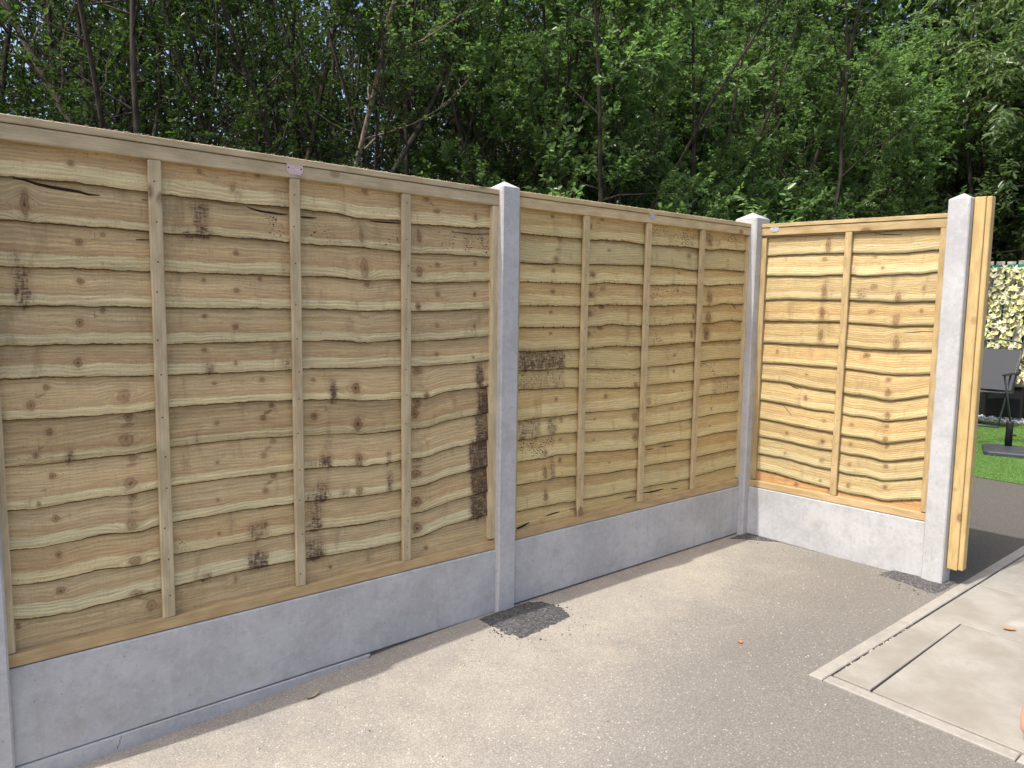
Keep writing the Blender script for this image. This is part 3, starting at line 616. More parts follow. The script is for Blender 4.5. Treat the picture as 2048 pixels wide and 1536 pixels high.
B = [[(0.016,1.8176),(0.125,1.819),(0.25,1.8127),(0.502,1.8063),(0.548,1.8082),(0.72,1.8084),(0.962,1.8039)],[(0.016,1.7064),(0.172,1.7078),(0.284,1.7081),(0.501,1.7033),(0.55,1.6987),(0.728,1.689),(0.799,1.6907),(0.965,1.6999)],[(0.016,1.5901),(0.149,1.5869),(0.313,1.5808),(0.388,1.5854),(0.5,1.5842),(0.551,1.5761),(0.601,1.5738),(0.735,1.5809),(0.83,1.582),(0.858,1.5747),(0.894,1.5852),(0.964,1.5907)],[(0.015,1.4455),(0.186,1.451),(0.353,1.4456),(0.5,1.4456),(0.545,1.4436),(0.695,1.4375),(0.759,1.4325),(0.792,1.4361),(0.962,1.4399)],[(0.015,1.3209),(0.193,1.3219),(0.387,1.3235),(0.498,1.3233),(0.542,1.318),(0.673,1.3143),(0.752,1.305),(0.81,1.3116),(0.96,1.3165)],[(0.016,1.1882),(0.2,1.1884),(0.368,1.1889),(0.496,1.1911),(0.539,1.185),(0.636,1.1791),(0.76,1.1801),(0.959,1.1878)],[(0.014,1.0678),(0.173,1.0717),(0.33,1.0669),(0.496,1.0675),(0.542,1.0654),(0.666,1.0546),(0.772,1.0503),(0.958,1.0683)],[(0.014,0.9629),(0.179,0.9589),(0.337,0.9378),(0.495,0.9315),(0.543,0.9231),(0.645,0.9224),(0.753,0.9086),(0.836,0.9272),(0.956,0.9589)],[(0.014,0.8427),(0.186,0.8309),(0.344,0.8143),(0.496,0.8148),(0.54,0.8058),(0.651,0.8095),(0.75,0.7957),(0.843,0.8193),(0.955,0.8477)],[(0.014,0.7245),(0.192,0.7148),(0.351,0.7025),(0.497,0.6993),(0.542,0.6884),(0.659,0.6921),(0.748,0.6769),(0.851,0.7041),(0.956,0.7342)],[(0.015,0.6162),(0.198,0.6102),(0.357,0.5934),(0.498,0.595),(0.542,0.5875),(0.665,0.59),(0.754,0.5794),(0.857,0.6066),(0.955,0.6328)],[(0.014,0.509),(0.204,0.504),(0.363,0.4869),(0.497,0.4846),(0.544,0.4765),(0.672,0.4812),(0.751,0.4717),(0.864,0.4998),(0.956,0.5269)],[(0.014,0.4078),(0.143,0.4079),(0.274,0.3904),(0.369,0.3832),(0.496,0.374),(0.545,0.3681),(0.658,0.3724),(0.768,0.3651),(0.871,0.3916),(0.956,0.4143)]]
KA1 = [(-1.643,1.783,0.011,0.013),(-1.577,1.828,0.008,0.009),(-1.764,1.653,0.012,0.046),(-1.632,1.557,0.012,0.012),(-1.567,1.584,0.008,0.009),(-1.633,1.438,0.011,0.013),(-1.64,1.315,0.012,0.014),(-1.576,1.352,0.008,0.01),(-1.65,1.193,0.013,0.016),(-1.733,1.122,0.01,0.011),(-1.776,1.072,0.011,0.017),(-1.53,1.085,0.021,0.023),(-1.518,1.015,0.016,0.017),(-1.732,0.987,0.011,0.013),(-1.77,0.922,0.008,0.013),(-1.528,0.945,0.023,0.024),(-1.511,0.885,0.015,0.016),(-1.73,0.855,0.01,0.013),(-1.522,0.804,0.02,0.023),(-1.769,0.775,0.006,0.01),(-1.515,0.758,0.013,0.016),(-1.728,0.723,0.011,0.013),(-1.52,0.668,0.018,0.021),(-1.725,0.609,0.01,0.012),(-1.517,0.547,0.02,0.023),(-1.725,0.494,0.013,0.012),(-1.518,0.437,0.021,0.014),(-1.837,0.413,0.006,0.011),(-1.473,0.384,0.02,0.021),(-1.278,1.805,0.011,0.011),(-1.089,1.819,0.011,0.01),(-1.175,1.763,0.011,0.012),(-1.169,1.549,0.011,0.011),(-1.17,1.425,0.011,0.011),(-1.275,1.455,0.007,0.008),(-1.087,1.466,0.008,0.009),(-1.176,1.299,0.012,0.011),(-1.277,1.335,0.008,0.008),(-1.28,1.223,0.01,0.009),(-1.179,1.175,0.008,0.009),(-1.251,1.108,0.009,0.008),(-1.088,1.113,0.01,0.011),(-1.249,0.972,0.009,0.009),(-1.088,0.977,0.013,0.012),(-1.055,1.019,0.011,0.01),(-1.088,0.843,0.012,0.012),(-1.25,0.837,0.007,0.007),(-1.053,0.892,0.012,0.012),(-1.053,0.765,0.013,0.013),(-1.087,0.712,0.014,0.011),(-1.252,0.705,0.007,0.007),(-1.087,0.589,0.008,0.008),(-1.251,0.586,0.005,0.006),(-1.085,0.469,0.006,0.006),(-1.198,0.408,0.008,0.015),(-0.676,1.809,0.017,0.015),(-0.685,1.52,0.019,0.039),(-0.697,1.645,0.012,0.033),(-0.674,1.461,0.014,0.012),(-0.675,1.346,0.016,0.014),(-0.675,1.342,0.016,0.014),(-0.727,1.06,0.019,0.025),(-0.719,0.922,0.019,0.029),(-0.896,0.967,0.015,0.014),(-0.717,0.78,0.018,0.027),(-0.898,1.101,0.01,0.009),(-0.822,1.012,0.01,0.009),(-0.717,0.656,0.017,0.018),(-0.839,0.376,0.008,0.007),(-0.403,1.81,0.015,0.012),(-0.355,1.765,0.014,0.012),(-0.44,1.52,0.021,0.022),(-0.44,1.661,0.014,0.027),(-0.35,1.552,0.013,0.011),(-0.159,1.565,0.01,0.011),(-0.35,1.429,0.015,0.012),(-0.446,1.378,0.014,0.019),(-0.16,1.434,0.01,0.011),(-0.159,1.758,0.01,0.015),(-0.351,1.303,0.013,0.011),(-0.161,1.297,0.008,0.012),(-0.355,1.182,0.011,0.01),(-0.167,1.163,0.006,0.005),(-0.461,0.94,0.021,0.018),(-0.406,1.008,0.016,0.017),(-0.446,0.99,0.026,0.017),(-0.446,1.116,0.026,0.019),(-0.461,0.815,0.021,0.019),(-0.459,0.815,0.024,0.021),(-0.455,0.688,0.024,0.021),(-0.446,0.744,0.027,0.013),(-0.453,0.568,0.026,0.023),(-0.45,0.457,0.025,0.023),(-0.406,0.363,0.012,0.01)]
KA2 = [(0.336,1.702,0.017,0.013),(0.306,1.61,0.019,0.015),(0.668,1.671,0.012,0.008),(0.294,1.554,0.015,0.012),(0.293,1.456,0.017,0.012),(0.288,1.361,0.012,0.009),(0.287,1.262,0.012,0.008),(0.555,1.546,0.022,0.017),(0.547,1.449,0.025,0.019),(0.632,1.481,0.024,0.016),(0.542,1.357,0.024,0.019),(0.627,1.391,0.023,0.016),(0.538,1.257,0.02,0.014),(0.619,1.286,0.021,0.014),(0.878,1.156,0.025,0.016),(0.287,1.802,0.011,0.008),(0.619,1.818,0.012,0.009),(0.524,1.781,0.023,0.016),(0.875,1.157,0.023,0.016),(0.897,0.981,0.02,0.02),(0.676,0.94,0.014,0.014),(0.901,0.814,0.023,0.028),(0.366,0.846,0.014,0.014),(0.364,0.747,0.014,0.01),(0.907,0.701,0.021,0.027),(0.266,0.597,0.015,0.029),(0.363,0.645,0.012,0.013),(0.272,0.481,0.015,0.032),(0.329,0.947,0.012,0.009),(0.595,0.826,0.008,0.005),(0.595,0.72,0.007,0.005),(0.712,0.592,0.008,0.006),(0.264,0.692,0.013,0.019),(1.316,1.679,0.017,0.013),(1.494,1.781,0.031,0.046),(1.229,1.583,0.013,0.008),(1.512,1.455,0.03,0.044),(1.512,1.335,0.03,0.039),(1.5,1.251,0.03,0.047),(1.227,1.486,0.011,0.011),(1.37,1.345,0.012,0.021),(1.36,1.248,0.012,0.026),(1.218,1.131,0.012,0.011),(1.216,1.042,0.012,0.011),(1.216,0.834,0.01,0.009),(1.009,0.889,0.02,0.026),(1.299,0.928,0.007,0.005),(1.575,0.805,0.008,0.009),(1.574,0.703,0.008,0.005)]
KB = [(0.362,1.676,0.0182,0.0137),(0.381,1.753,0.0159,0.0472),(0.369,1.501,0.0182,0.0318),(0.368,1.374,0.0161,0.032),(0.365,1.251,0.0151,0.0375),(0.109,1.143,0.0095,0.0169),(0.297,0.882,0.0111,0.0182),(0.414,0.762,0.0142,0.0143),(0.412,0.641,0.0143,0.0144),(0.412,0.532,0.0155,0.0157),(0.411,0.413,0.0096,0.0097),(0.195,0.66,0.0116,0.0112),(0.192,0.54,0.009,0.0088),(0.269,0.364,0.0164,0.0162),(0.461,0.358,0.0153,0.0157),(0.296,1.019,0.0086,0.0085),(0.635,1.68,0.014,0.0104),(0.679,1.619,0.0119,0.0093),(0.64,1.517,0.0201,0.0188),(0.766,1.464,0.0163,0.0306),(0.886,1.509,0.0092,0.0179),(0.764,1.346,0.0192,0.0334),(0.633,1.386,0.0222,0.0158),(0.77,1.226,0.0193,0.0386),(0.882,1.391,0.0083,0.015),(0.748,0.956,0.0171,0.0263),(0.744,1.024,0.0142,0.0152),(0.751,0.829,0.0152,0.0244),(0.752,0.772,0.0133,0.0143),(0.749,0.703,0.0153,0.0164),(0.568,0.759,0.0132,0.0137),(0.568,0.647,0.0133,0.0138),(0.568,0.535,0.0123,0.0128),(0.759,0.556,0.0134,0.0144),(0.763,0.443,0.0143,0.0155),(0.568,0.416,0.0134,0.0139),(0.758,0.665,0.0133,0.0143),(0.621,1.146,0.0217,0.0165)]
SA1 = [(-1.804,-1.754,1.36,1.473,0,0.75),(-1.807,-1.769,1.482,1.524,0,0.55),(-1.7,-1.667,0.889,0.926,0,0.8),(-1.7,-1.68,0.923,1.007,0,0.3),(-1.851,-1.835,1.031,1.052,0,0.7),(-1.792,-1.764,1.357,1.38,0,0.8),(-1.308,-1.252,1.598,1.711,0,0.72),(-1.357,-1.324,1.603,1.691,0,0.42),(-1.377,-1.237,1.593,1.61,0,0.7),(-1.072,-0.984,1.596,1.686,1,0.9),(-1.039,-0.982,1.715,1.785,0,0.5),(-1.017,-0.981,1.465,1.57,0,0.45),(-1.286,-1.244,1.137,1.172,0,0.72),(-1.024,-0.982,1.139,1.176,0,0.7),(-1.325,-1.305,0.905,0.942,0,0.6),(-1.152,-1.077,0.536,0.596,0,0.7),(-1.159,-1.079,0.427,0.493,0,0.85),(-1.155,-1.079,0.426,0.46,0,0.95),(-1.314,-1.282,0.426,0.453,0,0.75),(-1.403,-1.283,0.53,0.595,1,0.8),(-1.406,-1.361,1.141,1.201,1,0.7),(-0.913,-0.746,1.599,1.671,1,0.95),(-0.63,-0.524,1.6,1.673,1,0.9),(-0.776,-0.76,1.709,1.822,0,0.6),(-0.891,-0.879,1.711,1.782,0,0.35),(-0.833,-0.802,1.019,1.091,0,0.98),(-0.877,-0.827,0.764,0.819,0,0.92),(-0.937,-0.878,0.765,0.794,0,0.6),(-0.593,-0.574,0.751,0.788,0,0.85),(-0.846,-0.832,0.81,0.996,0,0.42),(-0.938,-0.835,0.636,0.676,0,0.8),(-0.895,-0.835,0.636,0.721,0,0.72),(-0.595,-0.558,0.631,0.698,0,0.85),(-0.928,-0.865,0.526,0.649,0,0.68),(-0.937,-0.865,0.526,0.563,0,0.8),(-0.942,-0.859,0.419,0.495,0,0.75),(-0.938,-0.859,0.417,0.446,0,0.95),(-0.794,-0.766,0.635,0.68,0,0.6),(-0.683,-0.658,0.357,0.419,0,0.5),(-0.352,-0.257,1.613,1.694,1,1.0),(-0.229,-0.083,1.59,1.675,1,1.0),(-0.155,-0.098,1.027,1.137,0,0.9),(-0.146,-0.063,0.901,1.039,0,0.92),(-0.155,-0.061,0.738,0.916,0,0.92),(-0.186,-0.059,0.635,0.796,0,0.92),(-0.18,-0.058,0.561,0.673,0,0.92),(-0.179,-0.057,0.433,0.571,0,0.92),(-0.286,-0.124,0.512,0.539,1,0.5),(-0.121,-0.071,1.377,1.41,0,0.4)]
SA2 = [(0.078,0.382,1.085,1.185,0,0.8),(0.08,0.385,0.992,1.087,0,0.5),(0.08,0.385,0.992,1.087,1,0.9),(0.084,0.238,0.762,0.875,0,0.62),(0.28,0.338,0.766,0.873,0,0.66),(0.104,0.341,0.673,0.76,1,1.0),(0.287,0.334,0.55,0.666,0,0.6),(0.988,1.398,1.71,1.837,1,0.95),(1.54,1.824,1.728,1.843,1,0.95),(0.988,1.375,1.407,1.494,1,0.85),(0.992,1.345,1.293,1.393,1,0.85),(1.632,1.827,1.207,1.409,1,0.7),(0.99,1.123,1.185,1.298,1,0.9),(1.575,1.868,0.877,0.992,0,0.5),(1.448,1.871,0.982,1.09,1,0.8),(0.443,0.919,1.174,1.224,1,0.6),(0.448,0.968,1.007,1.058,1,0.7)]
SB = [(0.362,0.393,1.434,1.56,0,0.55),(0.345,0.388,1.321,1.448,0,0.5),(0.542,0.608,1.448,1.516,0,0.6),(0.351,0.391,1.194,1.293,0,0.4)]
STR1 = [(1, [(-1.789, 1.724), (-1.76, 1.722), (-1.73, 1.714), (-1.694, 1.709), (-1.657, 1.706), (-1.626, 1.704), (-1.6, 1.698), (-1.571, 1.699)], 0.009), (2, [(-1.477, 1.573), (-1.459, 1.574), (-1.438, 1.575)], 0.004), (1, [(-1.455, 1.698), (-1.437, 1.699)], 0.003), (1, [(-1.126, 1.708), (-1.1, 1.702), (-1.076, 1.698), (-1.034, 1.696), (-1.009, 1.695), (-0.984, 1.696)], 0.007), (1, [(-0.944, 1.692), (-0.92, 1.692), (-0.897, 1.692), (-0.875, 1.693)], 0.006), (1, [(-0.659, 1.7), (-0.626, 1.701), (-0.58, 1.702), (-0.553, 1.703), (-0.522, 1.703)], 0.006), (1, [(-0.278, 1.688), (-0.222, 1.688), (-0.175, 1.688), (-0.127, 1.691), (-0.068, 1.698)], 0.004), (12, [(-1.49, 0.38), (-1.484, 0.389), (-1.473, 0.399), (-1.463, 0.397)], 0.008)]
STR2 = [(13, [(0.081, 0.355), (0.112, 0.357), (0.144, 0.363), (0.17, 0.37)], 0.01), (13, [(0.276, 0.381), (0.31, 0.385), (0.344, 0.387), (0.368, 0.387)], 0.007), (13, [(0.436, 0.388), (0.477, 0.384)], 0.005), (13, [(0.828, 0.379), (0.874, 0.379), (0.927, 0.377)], 0.005), (13, [(0.656, 0.347), (0.734, 0.338)], 0.004), (13, [(0.988, 0.387), (1.051, 0.382), (1.115, 0.382), (1.166, 0.383)], 0.009), (13, [(1.228, 0.374), (1.262, 0.37), (1.286, 0.368)], 0.006), (11, [(1.007, 0.622), (1.039, 0.622), (1.066, 0.623)], 0.005), (11, [(1.116, 0.626), (1.176, 0.623), (1.242, 0.623)], 0.004), (9, [(1.572, 0.847), (1.577, 0.866), (1.577, 0.888)], 0.005), (4, [(1.755, 1.414), (1.769, 1.405), (1.787, 1.394)], 0.006), (9, [(0.147, 0.988), (0.157, 0.974), (0.169, 0.955)], 0.004)]
STR3 = [(1, [(0.6225, 1.8007), (0.6725, 1.7949), (0.7215, 1.7907), (0.7648, 1.7883)], 0.004), (5, [(0.7977, 1.2765), (0.8495, 1.2812), (0.8957, 1.2862), (0.9582, 1.2897)], 0.004), (8, [(0.192, 0.9557), (0.2119, 0.942), (0.2315, 0.9344), (0.2504, 0.9343)], 0.004), (9, [(0.1397, 0.8417), (0.1739, 0.814), (0.1978, 0.7917), (0.2184, 0.7679)], 0.004)]
panel('nearest wide greyish brown lap panel with dark bark stains, left of the middle post', frameA, -1.895, -.035, (-1.895, -1.848), (-.082, -.035), (1.893, 1.884), (.299, .291),
      [(-1.424, .004), (-.966, .002), (-.510, 0)], A1, KA1, SA1, mk(MAT['slat_a']), MAT['batten_a'], paleA, .0016, STR1, 5)
panel('yellower wide lap panel between the middle post and the corner post', frameA, .035, 1.90, (.035, .075), (1.852, 1.90), (1.890, 1.900), (.311, .304),
      [(.487, .004), (.945, .002), (1.405, .002)], A2, KA2, SA2, mk(MAT['slat_b']), MAT['batten_b'], paleB, .0016, STR2, 6,
      ticks=((0, .06, .012), (1, .018, .006), (2, .06, .014), (3, .055, .014), (4, .06, .013), (5, .06, .013)))
panel('narrow sunlit golden lap panel with one batten, between the corner post and the end post', frameB, -.035, 1.0, (-.035, .0175), (.95, 1.0), (1.897, 1.876), (.304, .304),
      [(.494, .003)], B, KB, SB, lambda k: MAT['slat_orange'] if k == 13 else MAT['slat_c'], MAT['batten_c'], paleC, .0010, STR3, 8, ticks=((0, .03, .004), (12, .06, .006)), tilt=.0125)

# concrete gravel boards
def gravel_board(label, frame, s0, s1, zl, zr, bl, br):
    m = MB(); m.bar(0, None, (s0, s1, -.010, .040, 0.0, 1.0), .004)
    V = []
    for a, b, z in m.V:
        f = (a - s0) / (s1 - s0); lo = bl * (1 - f) + br * f; hi = zl * (1 - f) + zr * f
        zz = lo + z if z < .1 else (hi - (1 - z) if z > .9 else lo + (hi - lo) * z); V.append(frame(a, -b, zz))
    o = obj('gravel_board', V, m.F, MAT['conc_board'], uv=m.UV)
    tag(o, label, 'gravel board', 'concrete gravel boards')
gravel_board('long pale grey concrete board under the nearest fence panel, left of the middle post', frameA, -1.895, -.035, .2975, .2895, -.006, -.002)
gravel_board('grey streaked concrete board under the yellower panel in the middle of the fence', frameA, .035, 1.90, .3095, .3025, .007, .006)
gravel_board('short bright sunlit concrete board under the narrow return panel', frameB, -.035, 1.0, .3025, .3025, .006, -.012)
# low wedge under the first board
n = 24; V = []; F = []
for i in range(n + 1):
    x = -1.895 + (1.895 - .69) * i / n; zt = -.0085 + .001 * (1 - i / n) ; zb = min(ground_z(x) - .012, zt - .004)
    if i == n: zb = zt - .008
    V += [(x, -.014, zb), (x, -.014, zt - .002), (x, -.012, zt), (x, .035, zt), (x, .035, zb)]
for i in range(n):
    for j in range(5): F.append((i * 5 + j, i * 5 + 5 + j, i * 5 + 5 + (j + 1) % 5, i * 5 + (j + 1) % 5))
F += [(4, 3, 2, 1, 0), tuple(n * 5 + j for j in range(5))]
wedge = tag(obj('concrete_strip', V, F, MAT['conc_board']), 'thin wedge-shaped concrete strip filling the gap under the nearest board', 'concrete strip')
m = MB(); cr = [(-1.583, -.012), (-1.586, -.020), (-1.590, -.026), (-1.588, -.034), (-1.595, -.042), (-1.598, -.052)]
for (a, b), (c, d) in zip(cr, cr[1:]): m.add([(a - .0008, -.0146, b), (a + .0008, -.0146, b), (c + .0008, -.0146, d), (c - .0008, -.0146, d), (a, -.0150, b), (c, -.0150, d)], [(0, 4, 5, 3), (4, 1, 2, 5)])
m.build('crack', MAT['bark_dark'], wedge)

# concrete posts
def post(label, x0, x1, y0, y1, ztop, rise, c=.006, group='concrete fence posts', cap_out=.0):
    o = empty('concrete_post', ((x0 + x1) / 2, (y0 + y1) / 2, 0)); tag(o, label, 'fence post', group)
    hx, hy = (x1 - x0) / 2, (y1 - y0) / 2; zs = [-.3, .25, .7, 1.1, 1.5, ztop]
    ring = lambda hx, hy, c: [(-hx + c, -hy), (hx - c, -hy), (hx, -hy + c), (hx, hy - c), (hx - c, hy), (-hx + c, hy), (-hx, hy - c), (-hx, -hy + c)]
    V = []
    for i, z in enumerate(zs): V += [(x, y, z) for x, y in ring(hx, hy, c)]
    F = [(k * 8 + i, k * 8 + (i + 1) % 8, k * 8 + 8 + (i + 1) % 8, k * 8 + 8 + i) for k in range(len(zs) - 1) for i in range(8)]
    obj('shaft', V, F, MAT['conc'], o)
    V = [(x, y, ztop) for x, y in ring(hx + cap_out, hy + cap_out, c)] + [(x, y, ztop + .002) for x, y in ring(hx + cap_out - .001, hy + cap_out - .001, c)]
    V += [(x, y, ztop + rise * .94) for x, y in ring(hx * .08, hy * .08, .002)] + [(0, 0, ztop + rise)]
    F = [(k * 8 + i, k * 8 + (i + 1) % 8, k * 8 + 8 + (i + 1) % 8, k * 8 + 8 + i) for k in range(2) for i in range(8)] + [(16 + i, 16 + (i + 1) % 8, 24) for i in range(8)] + [tuple(range(7, -1, -1))]
    obj('cap', V, F, MAT['conc'], o)
    return o
post('pale concrete post at the left edge of the photo, ending the nearest board', -1.970, -1.868, -.031, .075, 1.90, .034)
post('tall grey concrete post between the two wide fence panels, its left edge catching the sun', -.052, .047, -.031, .075, 1.8955, .031)
post('concrete corner post where the narrow return panel meets the long fence', 1.860, 2.005, -.045, .105, 1.9310, .042, .007, cap_out=.0)
post('sunlit white concrete end post with yellow timbers fixed to its side', 1.945, 2.050, -1.146, -1.046, 1.938, .032, .005)
# two timbers fixed to the end post
def timber(label, x0, x1, y0, y1, z0, z1):
    o = MB(); o.bar(0, None, (x0, x1, y0, y1, z0, z1), .003); ob = o.build('timber_upright', MAT['timber'])
    tag(ob, label, 'timber', 'timbers on the end post')
timber('wide yellow timber upright fixed against the end post', 1.987, 2.030, -1.197, -1.148, .083, 1.944)
timber('narrow outer timber upright beside the wide one on the end post', 1.992, 2.040, -1.222, -1.1985, .088, 1.943)

# small metal plates on the top rails (worn print, no words legible)
def plate(label, frame, s, z, w, h, cut, cols, rot=0.0, oval=False):
    k = NT('plate_print', .42, .5); p = k.uv(); a = k.noise(p, 120, 3); b = k.noise(p, 300, 3)
    k.col(k.mix(k.step(b, .45, .62), k.mix(k.step(a, .4, .6), cols[0], cols[1]), cols[2])); k.b.inputs['Metallic'].default_value = .25
    if oval: poly = [(w / 2 * math.copysign(abs(math.cos(t)) ** .6, math.cos(t)), h / 2 * math.copysign(abs(math.sin(t)) ** .75, math.sin(t))) for t in [2 * math.pi * i / 28 for i in range(28)]]
    else:
        X, Y = w / 2, h / 2; poly = [(-X + cut, -Y), (X - cut, -Y), (X - cut * .7, -Y + cut * .7), (X, -Y + cut), (X, Y - cut), (X - cut * .7, Y - cut * .7), (X - cut, Y), (-X + cut, Y), (-X + cut * .7, Y - cut * .7), (-X, Y - cut), (-X, -Y + cut), (-X + cut * .7, -Y + cut * .7)]
    n = len(poly); c, sn = math.cos(rot), math.sin(rot); P = [(s + x * c - y * sn, z + x * sn + y * c) for x, y in poly]
    root = empty('metal_plate', frame(s, DF + .0012, z)); L = root.location
    V = [tuple(np.array(frame(x, DF + .0008, y)) - np.array(L)) for x, y in P] + [tuple(np.array(frame(x, DF + .0024, y)) - np.array(L)) for x, y in P]
    obj('plate', V, [tuple(range(n, 2 * n)), tuple(range(n - 1, -1, -1))] + [(i, (i + 1) % n, n + (i + 1) % n, n + i) for i in range(n)], k.m, root, uv=[q for q in poly] * 2)
    if not oval:
        for sx in (-1, 1):
            x, y = s + sx * (w / 2 - .006) * c, z + sx * (w / 2 - .006) * sn; m = MB()
            V = [tuple(np.array(frame(x + .003 * math.cos(t), DF + .0026, y + .003 * math.sin(t))) - np.array(L)) for t in [2 * math.pi * i / 8 for i in range(8)]]
            V.append(tuple(np.array(frame(x, DF + .0046, y)) - np.array(L)))
            m.add(V, [(i, (i + 1) % 8, 8) for i in range(8)]).build('screw', MAT['nail'], root)
    tag(root, label, 'maker plate', 'metal plates on the top rails')
plate('pinkish metal plate with clipped corners on the top rail of the nearest panel', frameA, -.966, 1.8535, .058, .043, .008, ((.60, .33, .25), (.62, .45, .43), (.66, .58, .62)), -.01)
plate('grey metal plate with clipped corners on the rail of the yellower panel', frameA, .960, 1.8655, .052, .034, .007, ((.34, .31, .33), (.45, .40, .42), (.55, .50, .53)))
plate('silver oval metal plate at the left end of the narrow return panel', frameB, .066, 1.864, .054, .036, 0, ((.36, .38, .40), (.62, .65, .68), (.2, .21, .23)), 0, True)

# ------------------------------------------------------------------ trees
def rot_rand(rs): return rs.normal(size=3)
def unit(v): return v / (np.linalg.norm(v) + 1e-9)
def tubes(paths, k=5):
    V = []; F = []; o = 0
    for P, R in paths:
        P = np.asarray(P); n = len(P); T = np.gradient(P, axis=0); T /= np.linalg.norm(T, axis=1)[:, None] + 1e-9
        ref = np.array([.3, .95, .1]) if abs(T[0, 1]) < .8 else np.array([1., 0, 0])
        A = np.cross(T, ref); A /= np.linalg.norm(A, axis=1)[:, None] + 1e-9; B_ = np.cross(T, A)
        t = 2 * np.pi * np.arange(k) / k
        ring = P[:, None] + (A[:, None] * np.cos(t)[None, :, None] + B_[:, None] * np.sin(t)[None, :, None]) * np.asarray(R)[:, None, None]
        V.append(ring.reshape(-1, 3)); idx = np.arange(n * k).reshape(n, k) + o; nx_ = np.roll(idx, -1, 1)
        F.append(np.stack([idx[:-1], nx_[:-1], nx_[1:], idx[1:]], -1).reshape(-1, 4)); o += n * k
    return np.concatenate(V), np.concatenate(F)

def leaves(P, D, N, L, W, tint):
    D = D / (np.linalg.norm(D, axis=1)[:, None] + 1e-9); B_ = np.cross(D, N); B_ /= np.linalg.norm(B_, axis=1)[:, None] + 1e-9; N = np.cross(B_, D)
    n = len(P); L = L[:, None]; W = W[:, None]
    pts = [P, P + D * L * .38 + B_ * W * .5 + N * W * .16, P + D * L * .74 + B_ * W * .36 + N * W * .12 - N * L * .03, P + D * L - N * L * .12,
           P + D * L * .74 - B_ * W * .36 + N * W * .12 - N * L * .03, P + D * L * .38 - B_ * W * .5 + N * W * .16]
    V = np.stack(pts, 1).reshape(-1, 3); b = np.arange(n)[:, None] * 6
    F = np.concatenate([b + np.array([[0, 1, 2, 3]]), b + np.array([[0, 3, 4, 5]])])
    return V, F, np.repeat(tint, 6)

def grow(seed, H, stems, lean, r0, nbr, ntw, nlf, spread, b0, crown0, leaf, ratio=.55, droop=0.0, low=.15, twl=.38, updir=.5, tw0=.22):
    rs = np.random.default_rng(seed); wood = []; TP = []; TD = []; TL = []
    for s in range(stems):
        az = rs.uniform(0, 2 * np.pi) if stems > 1 else 0; base = np.array([np.cos(az), np.sin(az), 0]) * (rs.uniform(.06, .2) if stems > 1 else 0)
        d = unit(np.array([np.cos(az) * lean * rs.uniform(.3, 1), np.sin(az) * lean * rs.uniform(.3, 1), 1.0])); h = H * rs.uniform(.75, 1.0); n = 14
        P = [base - np.array([0, 0, .1])]
        for i in range(n - 1): d = unit(d + rs.normal(size=3) * np.array([.09, .09, .02]) + np.array([0, 0, .03])); P.append(P[-1] + d * h / (n - 1))
        P = np.array(P); t = np.linspace(0, 1, n); R = r0 * rs.uniform(.6, 1.0) * (1 - t * .93) ** .8
        wood.append((P, R))
        for b in range(nbr):
            tb = b0 + (1 - b0) * ((b + rs.uniform(0, 1)) / nbr); i = min(n - 2, int(tb * (n - 1))); f = tb * (n - 1) - i; q = P[i] * (1 - f) + P[i + 1] * f
            a2 = rs.uniform(0, 2 * np.pi); el = rs.uniform(.1, 1.0) * updir * 2; L = spread * (.35 + .65 * (1 - tb) ** .7) * rs.uniform(.55, 1.15)
            bd = unit(np.array([np.cos(a2), np.sin(a2), el])); m = 6; Q = [q]
            for j in range(m - 1): bd = unit(bd + rs.normal(size=3) * .16 + np.array([0, 0, .08 - droop])); Q.append(Q[-1] + bd * L / (m - 1))
            Q = np.array(Q); r = max(.004, R[i] * .42); wood.append((Q, r * (1 - np.linspace(0, 1, m) * .85)))
            for w in range(ntw):
                tw = tw0 + (1 - tw0) * (w + rs.uniform(0, 1)) / ntw; j = min(m - 2, int(tw * (m - 1))); g = tw * (m - 1) - j; q2 = Q[j] * (1 - g) + Q[j + 1] * g
                if q2[2] < crown0 and rs.uniform() > low: continue
                td = unit(unit(Q[j + 1] - Q[j]) * .7 + rs.normal(size=3) * .55 + np.array([0, 0, .15 - droop * 2])); l = twl * rs.uniform(.55, 1.2)
                wood.append((np.array([q2, q2 + td * l * .5 + rs.normal(size=3) * .01, q2 + td * l - np.array([0, 0, droop * l])]), np.array([.0038, .003, .0015])))
                TP.append(q2); TD.append(td); TL.append(l)
    TP = np.array(TP); TD = np.array(TD); TL = np.array(TL); n = len(TP)
    k = np.tile(np.arange(nlf), n); ti = np.repeat(np.arange(n), nlf); f = (k + rs.uniform(0, 1, n * nlf)) / nlf
    pos = TP[ti] + TD[ti] * (TL[ti] * (.12 + .9 * f))[:, None] - np.array([0, 0, 1.]) * (droop * TL[ti] * f * f)[:, None]
    side = np.cross(TD[ti], np.array([0, 0, 1.])); side /= np.linalg.norm(side, axis=1)[:, None] + 1e-9
    sg = np.where(k % 2 == 0, 1., -1.)[:, None]; rn = rs.normal(size=(n * nlf, 3))
    D = TD[ti] * .65 + side * sg * .8 + rn * .38 + np.array([0, 0, -.12 - droop * 1.6])
    N = np.array([0, 0, 1.]) * .85 + rs.normal(size=(n * nlf, 3)) * .5
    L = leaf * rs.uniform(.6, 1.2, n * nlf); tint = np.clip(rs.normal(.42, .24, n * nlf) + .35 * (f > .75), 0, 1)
    return tubes(wood, 5), leaves(pos, D, N, L, L * ratio, tint)

